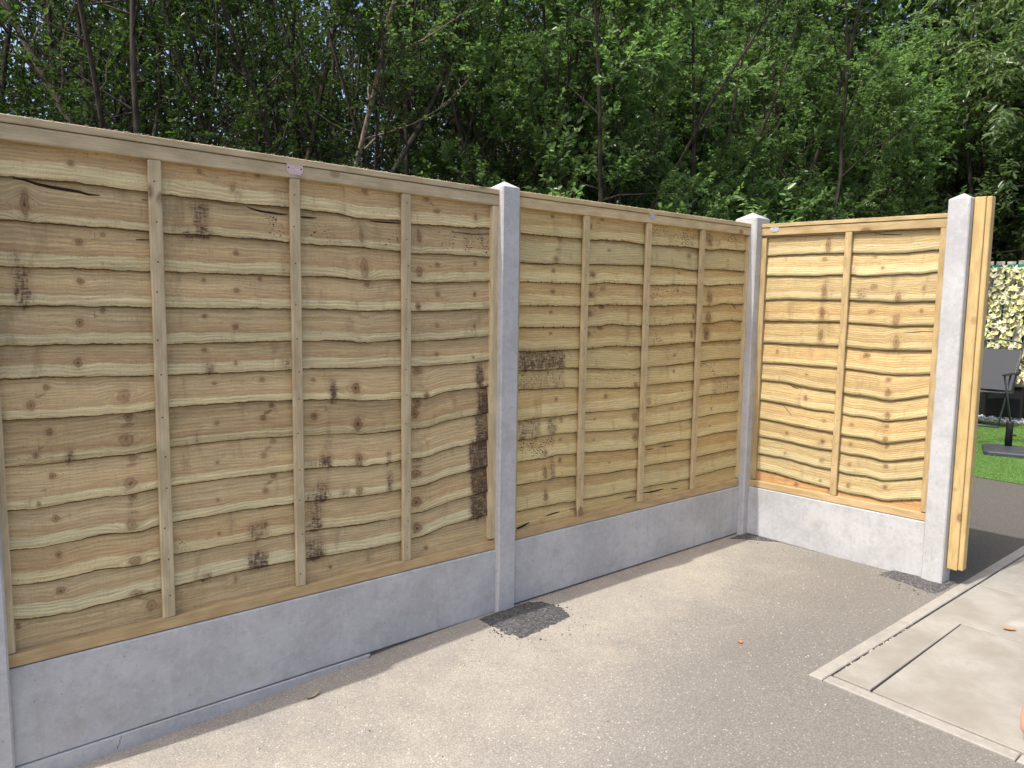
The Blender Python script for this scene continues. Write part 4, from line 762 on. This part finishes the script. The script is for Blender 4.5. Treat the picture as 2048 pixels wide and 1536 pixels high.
PROTO = {}
def proto(key, bark, leafm, **kw):
    (WV, WF), (LV, LF, T) = grow(**kw)
    PROTO[key] = (mesh_of('trunk', WV, WF, MAT[bark], smooth=True), mesh_of('crown', LV, LF, MAT[leafm], attrs={'tint': ('FLOAT', T)}))
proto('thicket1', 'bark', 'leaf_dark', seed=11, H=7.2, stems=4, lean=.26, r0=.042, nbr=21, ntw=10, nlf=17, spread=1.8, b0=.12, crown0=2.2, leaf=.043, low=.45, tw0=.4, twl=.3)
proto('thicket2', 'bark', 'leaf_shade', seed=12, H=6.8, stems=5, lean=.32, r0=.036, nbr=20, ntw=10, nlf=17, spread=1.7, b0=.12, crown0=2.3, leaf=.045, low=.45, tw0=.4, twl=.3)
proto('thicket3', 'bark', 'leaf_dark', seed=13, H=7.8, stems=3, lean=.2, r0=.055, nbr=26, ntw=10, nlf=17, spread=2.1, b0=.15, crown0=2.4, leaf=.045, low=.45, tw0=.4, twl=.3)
proto('pole', 'bark_pale', 'leaf_mid', seed=14, H=8.0, stems=1, lean=.05, r0=.062, nbr=16, ntw=6, nlf=9, spread=1.6, b0=.42, crown0=3.2, leaf=.062, low=.2)
proto('leafy1', 'bark', 'leaf_bright', seed=21, H=6.0, stems=5, lean=.34, r0=.05, nbr=19, ntw=11, nlf=19, spread=1.6, b0=.1, crown0=.6, leaf=.064, twl=.3, tw0=.55)
proto('leafy2', 'bark', 'leaf_mid', seed=22, H=6.6, stems=5, lean=.3, r0=.05, nbr=19, ntw=11, nlf=19, spread=1.65, b0=.1, crown0=.6, leaf=.062, twl=.3, tw0=.55)
proto('leafy3', 'bark', 'leaf_bright', seed=23, H=5.2, stems=6, lean=.4, r0=.04, nbr=17, ntw=11, nlf=19, spread=1.4, b0=.08, crown0=.4, leaf=.064, twl=.3, tw0=.5)
proto('shrub1', 'bark', 'leaf_bright', seed=31, H=2.5, stems=6, lean=.5, r0=.022, nbr=11, ntw=6, nlf=10, spread=.7, b0=.25, crown0=.6, leaf=.062, twl=.3)
proto('shrub2', 'bark', 'leaf_mid', seed=32, H=2.3, stems=6, lean=.55, r0=.022, nbr=11, ntw=6, nlf=10, spread=.75, b0=.25, crown0=.6, leaf=.07, twl=.3)
proto('cherry', 'bark', 'leaf_cherry', seed=41, H=6.8, stems=2, lean=.22, r0=.09, nbr=22, ntw=11, nlf=13, spread=2.8, b0=.3, crown0=1.8, leaf=.13, ratio=.32, droop=.16, twl=.55)
used = set()
CAMX, CAMY = -2.024, -2.508
def plant(key, az, dist, rot, sc, label, group, cat='tree', name='tree'):
    a = math.radians(az); x, y = CAMX + dist * math.sin(a), CAMY + dist * math.cos(a)
    o = empty(name, (x, y, 0), rot); o.scale = (sc, sc, sc); tag(o, label, cat, group)
    t, c = PROTO[key]
    link(bpy.data.objects.new('trunk', t), o); link(bpy.data.objects.new('crown', c), o)
    return o
rt = random.Random(20)
LBL = {'thicket1': 'slender many-stemmed dark tree in the shady thicket behind the long fence', 'thicket2': 'leaning many-stemmed green tree in the thicket behind the long fence',
       'thicket3': 'tall dark-leaved tree with few thick stems in the thicket behind the long fence', 'leafy1': 'bright leafy tree crowding behind the right part of the fence',
       'leafy2': 'mid green leafy tree crowding behind the right part of the fence', 'leafy3': 'low bright bushy tree close behind the right part of the fence'}
GRP = {'thicket1': 'dark slender thicket trees', 'thicket2': 'leaning thicket trees', 'thicket3': 'tall thick-stemmed thicket trees', 'leafy1': 'bright leafy trees', 'leafy2': 'mid green leafy trees', 'leafy3': 'low bushy trees'}
WHERE = {3: 'rising at the left edge of the photo', 8: 'left of the nearest panel\'s first batten', 12: 'just left of the straight pale trunk', 16: 'behind the straight pale trunk',
         21: 'left of the pink metal plate', 25: 'right behind the pink metal plate', 29: 'above the nearest panel\'s last batten', 33: 'left of the middle post', 37: 'directly behind the middle post',
         41: 'just right of the middle post', 44: 'above the second panel\'s first batten', 43.5: 'leaning over the fence right of the middle post', 48: 'left of the grey metal plate', 50.5: 'behind the grey metal plate',
         54: 'left of the corner post', 57: 'behind the corner post', 60: 'above the oval plate of the return panel', 63: 'above the return panel\'s batten', 66: 'left of the end post', 69: 'behind the end post',
         72: 'behind the yellow timbers', 75: 'behind the ivy screen', 78: 'beyond the right end of the ivy screen', 81: 'farthest right of all, outside the ivy screen'}
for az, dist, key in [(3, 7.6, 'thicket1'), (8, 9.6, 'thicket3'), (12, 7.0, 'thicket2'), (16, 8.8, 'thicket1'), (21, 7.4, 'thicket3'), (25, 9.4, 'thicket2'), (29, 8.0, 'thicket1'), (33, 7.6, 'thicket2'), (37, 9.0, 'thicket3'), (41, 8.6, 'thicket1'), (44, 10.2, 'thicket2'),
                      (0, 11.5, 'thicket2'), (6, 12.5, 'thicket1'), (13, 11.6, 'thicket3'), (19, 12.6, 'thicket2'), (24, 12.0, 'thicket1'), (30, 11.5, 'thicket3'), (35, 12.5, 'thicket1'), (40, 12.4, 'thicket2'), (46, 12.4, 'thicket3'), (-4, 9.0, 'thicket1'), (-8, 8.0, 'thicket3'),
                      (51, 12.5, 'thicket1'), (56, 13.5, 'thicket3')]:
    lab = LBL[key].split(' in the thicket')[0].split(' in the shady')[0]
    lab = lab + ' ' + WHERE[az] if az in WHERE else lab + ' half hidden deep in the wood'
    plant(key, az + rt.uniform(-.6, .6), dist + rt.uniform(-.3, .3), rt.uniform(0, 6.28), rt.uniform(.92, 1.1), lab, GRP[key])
for az, dist, key in [(43.5, 7.6, 'leafy1'), (48, 8.6, 'leafy3'), (50.5, 9.2, 'leafy1'), (54, 9.6, 'leafy2'), (57, 10.4, 'leafy3'), (60, 10.9, 'leafy2'), (63, 12.7, 'leafy1'), (66, 13.7, 'leafy3'), (69, 14.8, 'leafy2'), (72, 15.6, 'leafy1'), (75, 14.6, 'leafy2'), (78, 15, 'leafy1'), (81, 15, 'leafy2'),
                      (49, 11.4, 'leafy2'), (55, 12.2, 'leafy1'), (61, 13.4, 'leafy2'), (67, 15.2, 'leafy2'), (73, 17, 'leafy1'), (79, 18, 'leafy2')]:
    lab = LBL[key].split(' crowding')[0].split(' close')[0]
    lab = lab + ' ' + WHERE[az] if az in WHERE else lab + ' half hidden in the back row at the right'
    plant(key, az + rt.uniform(-.5, .5), dist + rt.uniform(-.2, .2), rt.uniform(0, 6.28), rt.uniform(.95, 1.12), lab, GRP[key])
for az, dist, key in [(47, 14.5, 'leafy2'), (52, 15, 'leafy1'), (58, 16, 'leafy2'), (63.5, 16.5, 'leafy1'), (68, 17.5, 'leafy2'), (71, 18, 'leafy1'), (76, 18.5, 'leafy2'), (80, 19, 'leafy1'), (65, 19.5, 'leafy2'), (74, 20, 'leafy2'), (55, 17.5, 'leafy2')]:
    plant(key, az, dist, rt.uniform(0, 6.28), rt.uniform(1.45, 1.6), LBL[key].split(' crowding')[0] + ' half hidden in the back row at the right', GRP[key])
plant('pole', 16.6, 7.0, .4, 1.0, 'straight pale-barked young tree rising above the first batten of the nearest panel', None)
plant('pole', 23.9, 7.8, 2.4, .92, 'thinner pale-barked young tree above the pink plate of the nearest panel', None)
plant('cherry', 72.5, 13.6, 1.0, 1.0, 'tree with long drooping pointed leaves in the upper right corner', None)
for az, dist, key, sc, lab in [(20.2, 4.9, 'shrub1', .88, 'bright shrub peeping over the fence top left of the pink plate'), (46.5, 5.6, 'shrub1', .92, 'pale sprays of a shrub just right of the middle post'),
                               (50.5, 6.2, 'shrub1', .95, 'bright shrub over the second panel, left of the grey plate'), (28, 5.4, 'shrub2', .86, 'low green shrub behind the nearest panel, right of the pink plate'),
                               (56, 7.2, 'shrub2', 1.05, 'mid green shrub behind the corner post'), (63.5, 11.6, 'shrub1', 1.1, 'bright shrub above the narrow return panel'), (68, 14.2, 'shrub2', 1.1, 'green shrub behind the end post')]:
    plant(key, az, dist, rt.uniform(0, 6.28), sc, lab, 'shrubs behind the fence', 'shrub', 'shrub')
# the wood going on behind, one mass
rs = np.random.default_rng(5); n = 230000
az = np.radians(rs.uniform(-12, 86, n)); NC = 1300; cl = rs.integers(0, NC, n); caz = np.radians(rs.uniform(-12, 86, NC)); cd = rs.uniform(14.5, 21, NC); cz = rs.uniform(.2, 13, NC)
A = caz[cl] + rs.normal(0, .035, n); Dd = cd[cl] + rs.normal(0, .6, n); Zz = np.abs(cz[cl] + rs.normal(0, .55, n))
P = np.stack([CAMX + Dd * np.sin(A), CAMY + Dd * np.cos(A), Zz], 1)
LV, LF, T = leaves(P, rs.normal(size=(n, 3)), np.array([0, 0, 1.]) + rs.normal(size=(n, 3)) * .6, rs.uniform(.09, .17, n), rs.uniform(.06, .11, n), np.clip(rs.normal(.4, .25, n), 0, 1))
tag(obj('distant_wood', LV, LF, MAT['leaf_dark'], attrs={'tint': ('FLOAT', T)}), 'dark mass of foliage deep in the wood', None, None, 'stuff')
paths = []
for i in range(420):
    a = math.radians(rs.uniform(-8, 82)); d = rs.uniform(8.2, 19); x, y = CAMX + d * math.sin(a), CAMY + d * math.cos(a); lx, ly = rs.normal(0, .1, 2)
    if math.degrees(a) > 47 or y < 2.5: continue
    t = np.linspace(0, 1, 7); paths.append((np.stack([x + lx * 7 * t + rs.normal(0, .05, 7), y + ly * 7 * t, 7.5 * t - .1], 1), rs.uniform(.012, .045) * (1 - .8 * t)))
WV, WF = tubes(paths, 5)
tag(obj('distant_stems', WV, WF, MAT['bark'], smooth=True), 'thin dark stems crowded deep in the wood', None, None, 'stuff')

# ------------------------------------------------------------------ the corner beyond the end post
tag(obj('turf_base', [(4.905, -1.19, .004), (9.0, -1.19, .004), (9.0, 6, .004), (4.905, 6, .004)], [(0, 1, 2, 3)], MAT['turf_base']), 'green artificial lawn base', None, None, 'structure')
n = 46000; P = np.stack([4.91 + 4.0 * rs.uniform(0, 1, n), -1.1 + 2.9 * rs.uniform(0, 1, n), np.full(n, .004)], 1); ang = rs.uniform(0, 6.28, n); h = rs.uniform(.012, .022, n)
B_ = np.stack([np.cos(ang), np.sin(ang), 0 * ang], 1) * .0022; tip = P + np.stack([rs.normal(0, .012, n), rs.normal(0, .012, n), h], 1)
Vv = np.stack([P - B_, P + B_, tip], 1).reshape(-1, 3)
tag(obj('artificial_grass', Vv, np.arange(n * 3).reshape(n, 3), MAT['turf_green'], attrs={'tint': ('FLOAT', np.repeat(rs.uniform(0, 1, n), 3))}), 'short bright artificial grass beyond the end post', None, None, 'stuff')
m = MB(); rr = random.Random(9)
for i in range(900):
    X = rr.uniform(8.75, 9.55); Y = rr.uniform(-.6, 2.0); s = rr.uniform(.012, .03); Z = rr.uniform(.004, .03)
    pts = [(X + s * rr.uniform(.7, 1.2) * a, Y + s * rr.uniform(.7, 1.2) * b, Z + s * rr.uniform(.5, .9) * c) for a, b, c in ((1, 0, 0), (-1, 0, 0), (0, 1, 0), (0, -1, 0), (0, 0, 1), (0, 0, -1))]
    m.add(pts, [(0, 2, 4), (2, 1, 4), (1, 3, 4), (3, 0, 4), (2, 0, 5), (1, 2, 5), (3, 1, 5), (0, 3, 5)])
tag(m.build('white_gravel', MAT['gravel_white']), 'strip of white stones along the back of the artificial lawn', None, None, 'stuff')
tag(obj('gravel_bed', [(8.72, -1.19, .006), (9.6, -1.19, .006), (9.6, 3, .006), (8.72, 3, .006)], [(0, 1, 2, 3)], plain('stone_dust', (.4, .39, .37), .9, .2, .2, 20)), 'pale bed under the white stones', None, None, 'structure')
# board fence behind the ivy screen
bf = empty('board_fence', (9.86, .6, 0)); tag(bf, 'low boarded fence whose pale board tops show above the ivy screen', 'fence')
wd = plain('weathered_board', (.46, .41, .34), .85, .2, .15, 14)
for i in range(26):
    y0 = -1.55 + i * .135; MB().box(-.01, .01, y0, y0 + .105, 0, 2.135 + .006 * math.sin(i * 2.1), .003).build('board', wd, bf)
for z in (.45, 1.6): MB().box(.012, .05, -1.6, 2.0, z, z + .08, .003).build('rail', wd, bf)
# artificial ivy screen
iv = empty('ivy_screen', (9.78, .6, 0)); tag(iv, 'artificial ivy screen of pale yellow green leaves on a teal mesh', 'ivy screen')
m = MB()
for i in range(24): m.tube([(.03, -1.5 + i * .13, .35), (.03, -1.5 + i * .13, 2.085)], .0035, 4)
for i in range(14): m.tube([(.03, -1.55, .36 + i * .13), (.03, 1.6, .36 + i * .13)], .0035, 4)
m.box(.022, .034, -1.55, 1.6, 2.045, 2.085); m.build('trellis_mesh', MAT['teal'], iv)
def ivy_mesh(seed):
    r = random.Random(seed); L = .115; out = [(0, -.32), (.30, -.42), (.26, -.12), (.56, .02), (.24, .16), (.0, .62), (-.24, .16), (-.56, .02), (-.26, -.12), (-.30, -.42)]
    V = [(0, 0, 0)] + [((-.018 if i % 2 else .012) + r.uniform(-.008, .008), x * L, -y * L) for i, (x, y) in enumerate(out)]
    return V, [(0, 1 + i, 1 + (i + 1) % 10) for i in range(10)]
def ivy_mat():
    k = NT('ivy_plastic', .45, .4); r = k.rnd(); k.col(k.mix(r, (.60, .58, .24), (.88, .85, .60))); return k.m
im = ivy_mat(); IV = [mesh_of('leaf', *ivy_mesh(i), im) for i in range(6)]
sv = MB(); cnt = 0; cand = []
for i in range(24):
    for j in range(19):
        cand.append((-1.0 + i * .092 + rr.uniform(-.03, .03), .42 + j * .089 + rr.uniform(-.03, .03)))
cand.sort(key=lambda q: abs(q[0] - .42))
for q, (y, z) in enumerate(cand):
    M4 = Matrix.Translation((-.005 + rr.uniform(-.03, .012), y, z)) @ Matrix.Rotation(rr.uniform(-.9, .9), 4, 'X') @ Matrix.Rotation(rr.uniform(.15, .75), 4, 'Y') @ Matrix.Rotation(rr.uniform(-.6, .6), 4, 'Z')
    s = rr.uniform(.8, 1.25); M4 = M4 @ Matrix.Scale(s, 4)
    if q < 290: o = bpy.data.objects.new('leaf', IV[q % 6]); o.matrix_local = M4; link(o, iv); o.matrix_local = M4
    else:
        V, F = ivy_mesh(q); sv.add([M4 @ Vector(v) for v in V], F)
tag(sv.build('leaf_mass', im, iv), kind='stuff')
# storage box, rolled cover, folding chair, parasol base
bx = empty('storage_box', (9.2, .78, 0)); tag(bx, 'black low storage box behind the grey folding chair', 'storage box')
MB().box(-.1, .25, -.25, .5, .04, .43, .012).build('body', MAT['black'], bx); MB().box(-.12, .27, -.265, .515, .432, .462, .01).build('lid', MAT['black'], bx)
cv = MB(); cv.tube([(9.33, .50, .02), (9.34, .49, .5), (9.35, .48, .80), (9.35, .48, .86)], [.075, .07, .06, .02], 12)
tag(cv.build('parasol_cover', MAT['black'], smooth=True), 'tall black folded cover standing beside the storage box', 'cover')
ch = empty('folding_chair', (8.45, .68, 0)); tag(ch, 'folding garden chair with grey mesh back and dark tubular frame', 'chair')
def P3(x, y, z): return (x - 8.45, y - .68, z)
m = MB()
for yy in (.985, .455): m.tube([P3(8.42, yy, .42), P3(8.58, yy - .005, .78), P3(8.68, yy - .01, 1.02)], .012, 8)
m.tube([P3(8.68, .975, 1.02), P3(8.69, .84, 1.062), P3(8.69, .70, 1.072), P3(8.69, .56, 1.062), P3(8.68, .445, 1.02)], .012, 8); m.build('back_frame', MAT['steel_dark'], ch, True)
V = []; 
for i in range(7):
    t = i / 6; 
    for j in range(7):
        f = j / 6; V.append(P3(8.43 + .235 * t + .02 * math.sin(f * math.pi), .972 - .505 * f, .45 + .50 * t))
obj('backrest', V, [(i * 7 + j, i * 7 + j + 1, i * 7 + 8 + j, i * 7 + 7 + j) for i in range(6) for j in range(6)], MAT['sling'], ch, smooth=True)
V = [P3(8.43 - .40 * (i / 5), .972 - .505 * j / 5, .435 - .02 * math.sin(math.pi * j / 5) + .02 * i / 5) for i in range(6) for j in range(6)]
obj('seat', V, [(i * 6 + j, i * 6 + j + 1, i * 6 + 7 + j, i * 6 + 6 + j) for i in range(5) for j in range(5)], MAT['sling'], ch, smooth=True)
m = MB()
for yy in (.985, .455): m.tube([P3(8.45, yy, .43), P3(8.02, yy, .45)], .011, 8)
m.tube([P3(8.03, .985, .45), P3(8.03, .455, .45)], .011, 8); m.build('seat_frame', MAT['steel_dark'], ch, True)
for yy in (.975, .44):
    MB().tube([P3(8.28, yy, .655), P3(8.12, yy + (.045 if yy < .7 else .0), .015)], .0115, 8).build('leg', MAT['steel_dark'], ch, True)
    MB().tube([P3(8.06, yy, .655), P3(8.40, yy + (-.01 if yy < .7 else .0), .015)], .0115, 8).build('leg', MAT['steel_dark'], ch, True)
    MB().box(8.02 - 8.45, 8.60 - 8.45, yy - .68 - .018, yy - .68 + .018, .655, .675, .006).build('armrest', MAT['black'], ch)
MB().tube([P3(8.12, .985, .02), P3(8.12, .475, .02)], .012, 8).build('foot_rail', MAT['steel_dark'], ch, True)
MB().tube([P3(8.40, .985, .02), P3(8.40, .43, .02)], .012, 8).build('foot_rail', MAT['steel_dark'], ch, True)
pb = empty('parasol_stand', (6.38, -.17, 0)); tag(pb, 'dark square parasol base with a short black tube on the artificial grass', 'parasol base')
m = MB(); hw = .25
for k, (s, z) in enumerate(((1.0, .0), (1.0, .028), (.94, .042), (.80, .052), (.3, .066))):
    pass
ringsq = lambda s, c: [(-s + c, -s), (s - c, -s), (s, -s + c), (s, s - c), (s - c, s), (-s + c, s), (-s, s - c), (-s, -s + c)]
V = []; lv = ((.25, .008), (.25, .034), (.238, .046), (.20, .055), (.19, .060), (.06, .072))
for s, z in lv: V += [(x, y, z) for x, y in ringsq(s, s * .14)]
F = [(k * 8 + i, k * 8 + (i + 1) % 8, k * 8 + 8 + (i + 1) % 8, k * 8 + 8 + i) for k in range(len(lv) - 1) for i in range(8)] + [tuple(range((len(lv) - 1) * 8, len(lv) * 8))]
pbm = obj('base_plate', V, F, MAT['steel_dark'], pb); pbm.rotation_euler = (0, 0, .35)
MB().tube([(.04, .05, .065), (.04, .05, .305), (.04, .05, .317)], [.032, .032, .029], 16).build('tube', MAT['black'], pb, True)
MB().tube([(.04, .05, .19), (.0, .05 - .07, .19)], .010, 8).build('clamp_knob', MAT['black'], pb, True)

# ------------------------------------------------------------------ fallen leaves
def fallen(label, x, y, z, L, W, rot, c1, curl=.35):
    V = []; n = 7
    for i in range(n):
        t = i / (n - 1); w = W * math.sin(math.pi * min(.98, t * .94 + .04)) ** .8; zz = z + L * curl * (t - .45) ** 2 + .002
        for j in (-1, 0, 1): V.append((L * (t - .5), w * j * .5, zz + (.25 * w if j else 0)))
    c, s = math.cos(rot), math.sin(rot); V = [(x + a * c - b * s, y + a * s + b * c, q) for a, b, q in V]
    F = [(i * 3 + j, i * 3 + 3 + j, i * 3 + 4 + j, i * 3 + 1 + j) for i in range(n - 1) for j in range(2)]
    tag(obj('fallen_leaf', V, F, plain('dry_leaf', c1, .8, .2, .2, 120), smooth=True), label, 'leaf', 'dry fallen leaves')
fallen('curled pale dry leaf on the tarmac in the fence shadow below the nearest board', -.985, -.125, ground_z(-.985), .062, .022, .1, (.33, .27, .18), .9)
fallen('tiny orange dry leaf on the open tarmac right of the middle', .567, -.88, 0, .026, .02, .8, (.40, .17, .08))
fallen('curled brown leaf lying on the pale paving at the right', 1.593, -1.548, .008, .05, .024, -.9, (.34, .20, .10), .5)

# ------------------------------------------------------------------ bystander at the right edge (heel and ankle in the frame)
def skin_mesh(name, verts, edges, radii, root, mat, levels=2):
    me = bpy.data.meshes.new(name); me.from_pydata(verts, edges, []); o = bpy.data.objects.new(name, me); COL.objects.link(o)
    md = o.modifiers.new('skin', 'SKIN'); sv_ = me.skin_vertices[0].data
    for i, r in enumerate(radii): sv_[i].radius = (r, r) if not hasattr(r, '__len__') else r
    for i in range(len(verts)): sv_[i].use_root = (i == root)
    md.use_smooth_shade = True; sb_ = o.modifiers.new('sub', 'SUBSURF'); sb_.levels = levels; sb_.render_levels = levels
    dg = bpy.context.evaluated_depsgraph_get(); out = bpy.data.meshes.new_from_object(o.evaluated_get(dg)); out.name = name
    bpy.data.objects.remove(o); out.materials.clear(); out.materials.append(mat)
    return out
def skin_material():
    k = NT('skin', .5, .35); p = k.objc(); n1 = k.noise(p, 14, 3); n2 = k.noise(p, 70, 3)
    c = k.mix(n1, (.56, .29, .19), (.66, .40, .28)); c = k.mix(k.M('MULTIPLY', k.step(n2, .55, .75), .35), c, (.58, .22, .15)); k.col(c)
    k.b.inputs['Subsurface Weight'].default_value = .12; k.b.inputs['Subsurface Radius'].default_value = (.02, .008, .004); return k.m
SK = skin_material()
pr = empty('person', (.634, -1.850, .008), -.687)       # local +x is where the feet point
tag(pr, 'barefoot person in black trousers at the right edge, only a heel and ankle visible', 'person')
W0 = {}
def build_person():
    V = []; E = []; R = []; Q = .42
    def add(p, r, prev=None):
        V.append(p); R.append(r); i = len(V) - 1
        if prev is not None: E.append((prev, i))
        return i
    pel = add((.06 + Q, -.10, .93), .13); ab = add((.05 + Q, -.10, 1.10), .125, pel); chs = add((.05 + Q, -.10, 1.30), .145, ab); nk0 = add((.05 + Q, -.10, 1.44), .075, chs); nk = add((.065 + Q, -.10, 1.50), .055, nk0); hd0 = add((.085 + Q, -.10, 1.56), .075, nk); hd = add((.085 + Q, -.10, 1.64), .092, hd0); add((.075 + Q, -.10, 1.72), .07, hd)
    for sy, fy, O in ((1, 0.0, 0.0), (-1, -.20, .55)):
        hip = add((.06 + Q, fy, .86), .085, pel); kn = add((.25 + O * .62, fy, .49), .056, hip); cf = add((.10 + O * .8, fy, .34), .050, kn); an = add((.041 + O, fy, .115), (.027, .034), cf)
        hl = add((.034 + O, fy, .040), (.029, .032), an); md_ = add((.11 + O, fy, .042), (.034, .032), hl); bl = add((.185 + O, fy + sy * .006, .026), (.042, .024), md_)
        for k in range(5):
            ty = fy + sy * (.026 - k * .0145); L = (.055, .056, .052, .045, .036)[k]
            t1 = add((.205 + O, ty, .020), .011, bl); add((.200 + L + O, ty + sy * .003 * (2 - k), .013), (.0125 if k == 0 else .0085), t1)
        sh = add((.045 + Q, -.10 + sy * .17, 1.38), .06, chs); el = add((.05 + Q, -.10 + sy * .235, 1.10), .04, sh); wr = add((.12 + Q, -.10 + sy * .25, .86), .028, el); pm = add((.14 + Q, -.10 + sy * .25, .79), (.038, .022), wr)
        for k in range(4):
            bx_ = .115 + Q + k * .018; f1 = add((bx_ + .008, -.10 + sy * .25, .745), .0105, pm); f2 = add((bx_ + .014, -.10 + sy * .243, .712), .009, f1); add((bx_ + .010, -.10 + sy * .232, .684 + (.008 if k in (0, 3) else 0)), .008, f2)
        tb = add((.165 + Q, -.10 + sy * .232, .79), .013, pm); add((.182 + Q, -.10 + sy * .222, .755), .0105, tb)
    body = skin_mesh('body', V, E, R, 0, SK)
    link(bpy.data.objects.new('body', body), pr)
    tv = []; te = []; tr_ = []
    def a2(p, r, prev=None):
        tv.append(p); tr_.append(r)
        if prev is not None: te.append((prev, len(tv) - 1))
        return len(tv) - 1
    p0 = a2((.06 + Q, -.10, .94), .15); a2((.055 + Q, -.10, 1.03), .142, p0)
    for fy, O in ((0.0, 0.0), (-.20, .55)):
        h = a2((.06 + Q, fy, .84), .105, p0); k_ = a2((.25 + O * .62, fy, .49), .080, h); c_ = a2((.095 + O * .85, fy, .31), .066, k_); a2((.066 + O, fy, .172), .056, c_)
    link(bpy.data.objects.new('trousers', skin_mesh('trousers', tv, te, tr_, 0, plain('black_cotton', (.014, .014, .016), .85, .2, .2, 60))), pr)
    tv.clear(); te.clear(); tr_.clear()
    c0 = a2((.05 + Q, -.10, 1.30), .195); b0 = a2((.05 + Q, -.10, 1.12), .185, c0); a2((.055 + Q, -.10, .84), .195, b0); a2((.05 + Q, -.10, 1.42), .085, c0)
    for sy in (1, -1): s_ = a2((.045 + Q, -.10 + sy * .175, 1.385), .085, c0); a2((.045 + Q, -.10 + sy * .222, 1.20), .068, s_)
    link(bpy.data.objects.new('shirt', skin_mesh('shirt', tv, te, tr_, 0, plain('navy_cotton', (.03, .04, .07), .85, .2, .15, 60))), pr)
    tv.clear(); te.clear(); tr_.clear()
    h0 = a2((.05 + Q, -.10, 1.675), .102); a2((.07 + Q, -.10, 1.735), .07, h0); a2((.035 + Q, -.10, 1.59), .06, h0)
    link(bpy.data.objects.new('hair', skin_mesh('hair', tv, te, tr_, 0, plain('brown_hair', (.05, .03, .018), .6, .3, .3, 120))), pr)
    m = MB(); m.tube([(.165 + Q, -.10, 1.645), (.19 + Q, -.10, 1.615), (.172 + Q, -.10, 1.60)], [.008, .014, .010], 8); m.build('nose', SK, pr, True)
    for sy in (1, -1):
        MB().tube([(.160 + Q, -.10 + sy * .034, 1.655), (.172 + Q, -.10 + sy * .034, 1.655)], [.012, .006], 10).build('eye', plain('eye_white', (.5, .48, .46), .3, .5, .1, 90), pr, True)
        MB().tube([(.085 + Q, -.10 + sy * .088, 1.60), (.080 + Q, -.10 + sy * .100, 1.63), (.085 + Q, -.10 + sy * .092, 1.66)], [.012, .016, .010], 8).build('ear', SK, pr, True)
    MB().tube([(.163 + Q, -.122, 1.578), (.170 + Q, -.10, 1.576), (.163 + Q, -.078, 1.578)], [.003, .007, .003], 8).build('mouth', plain('lip', (.42, .16, .13), .5, .4, .1, 90), pr, True)
build_person()
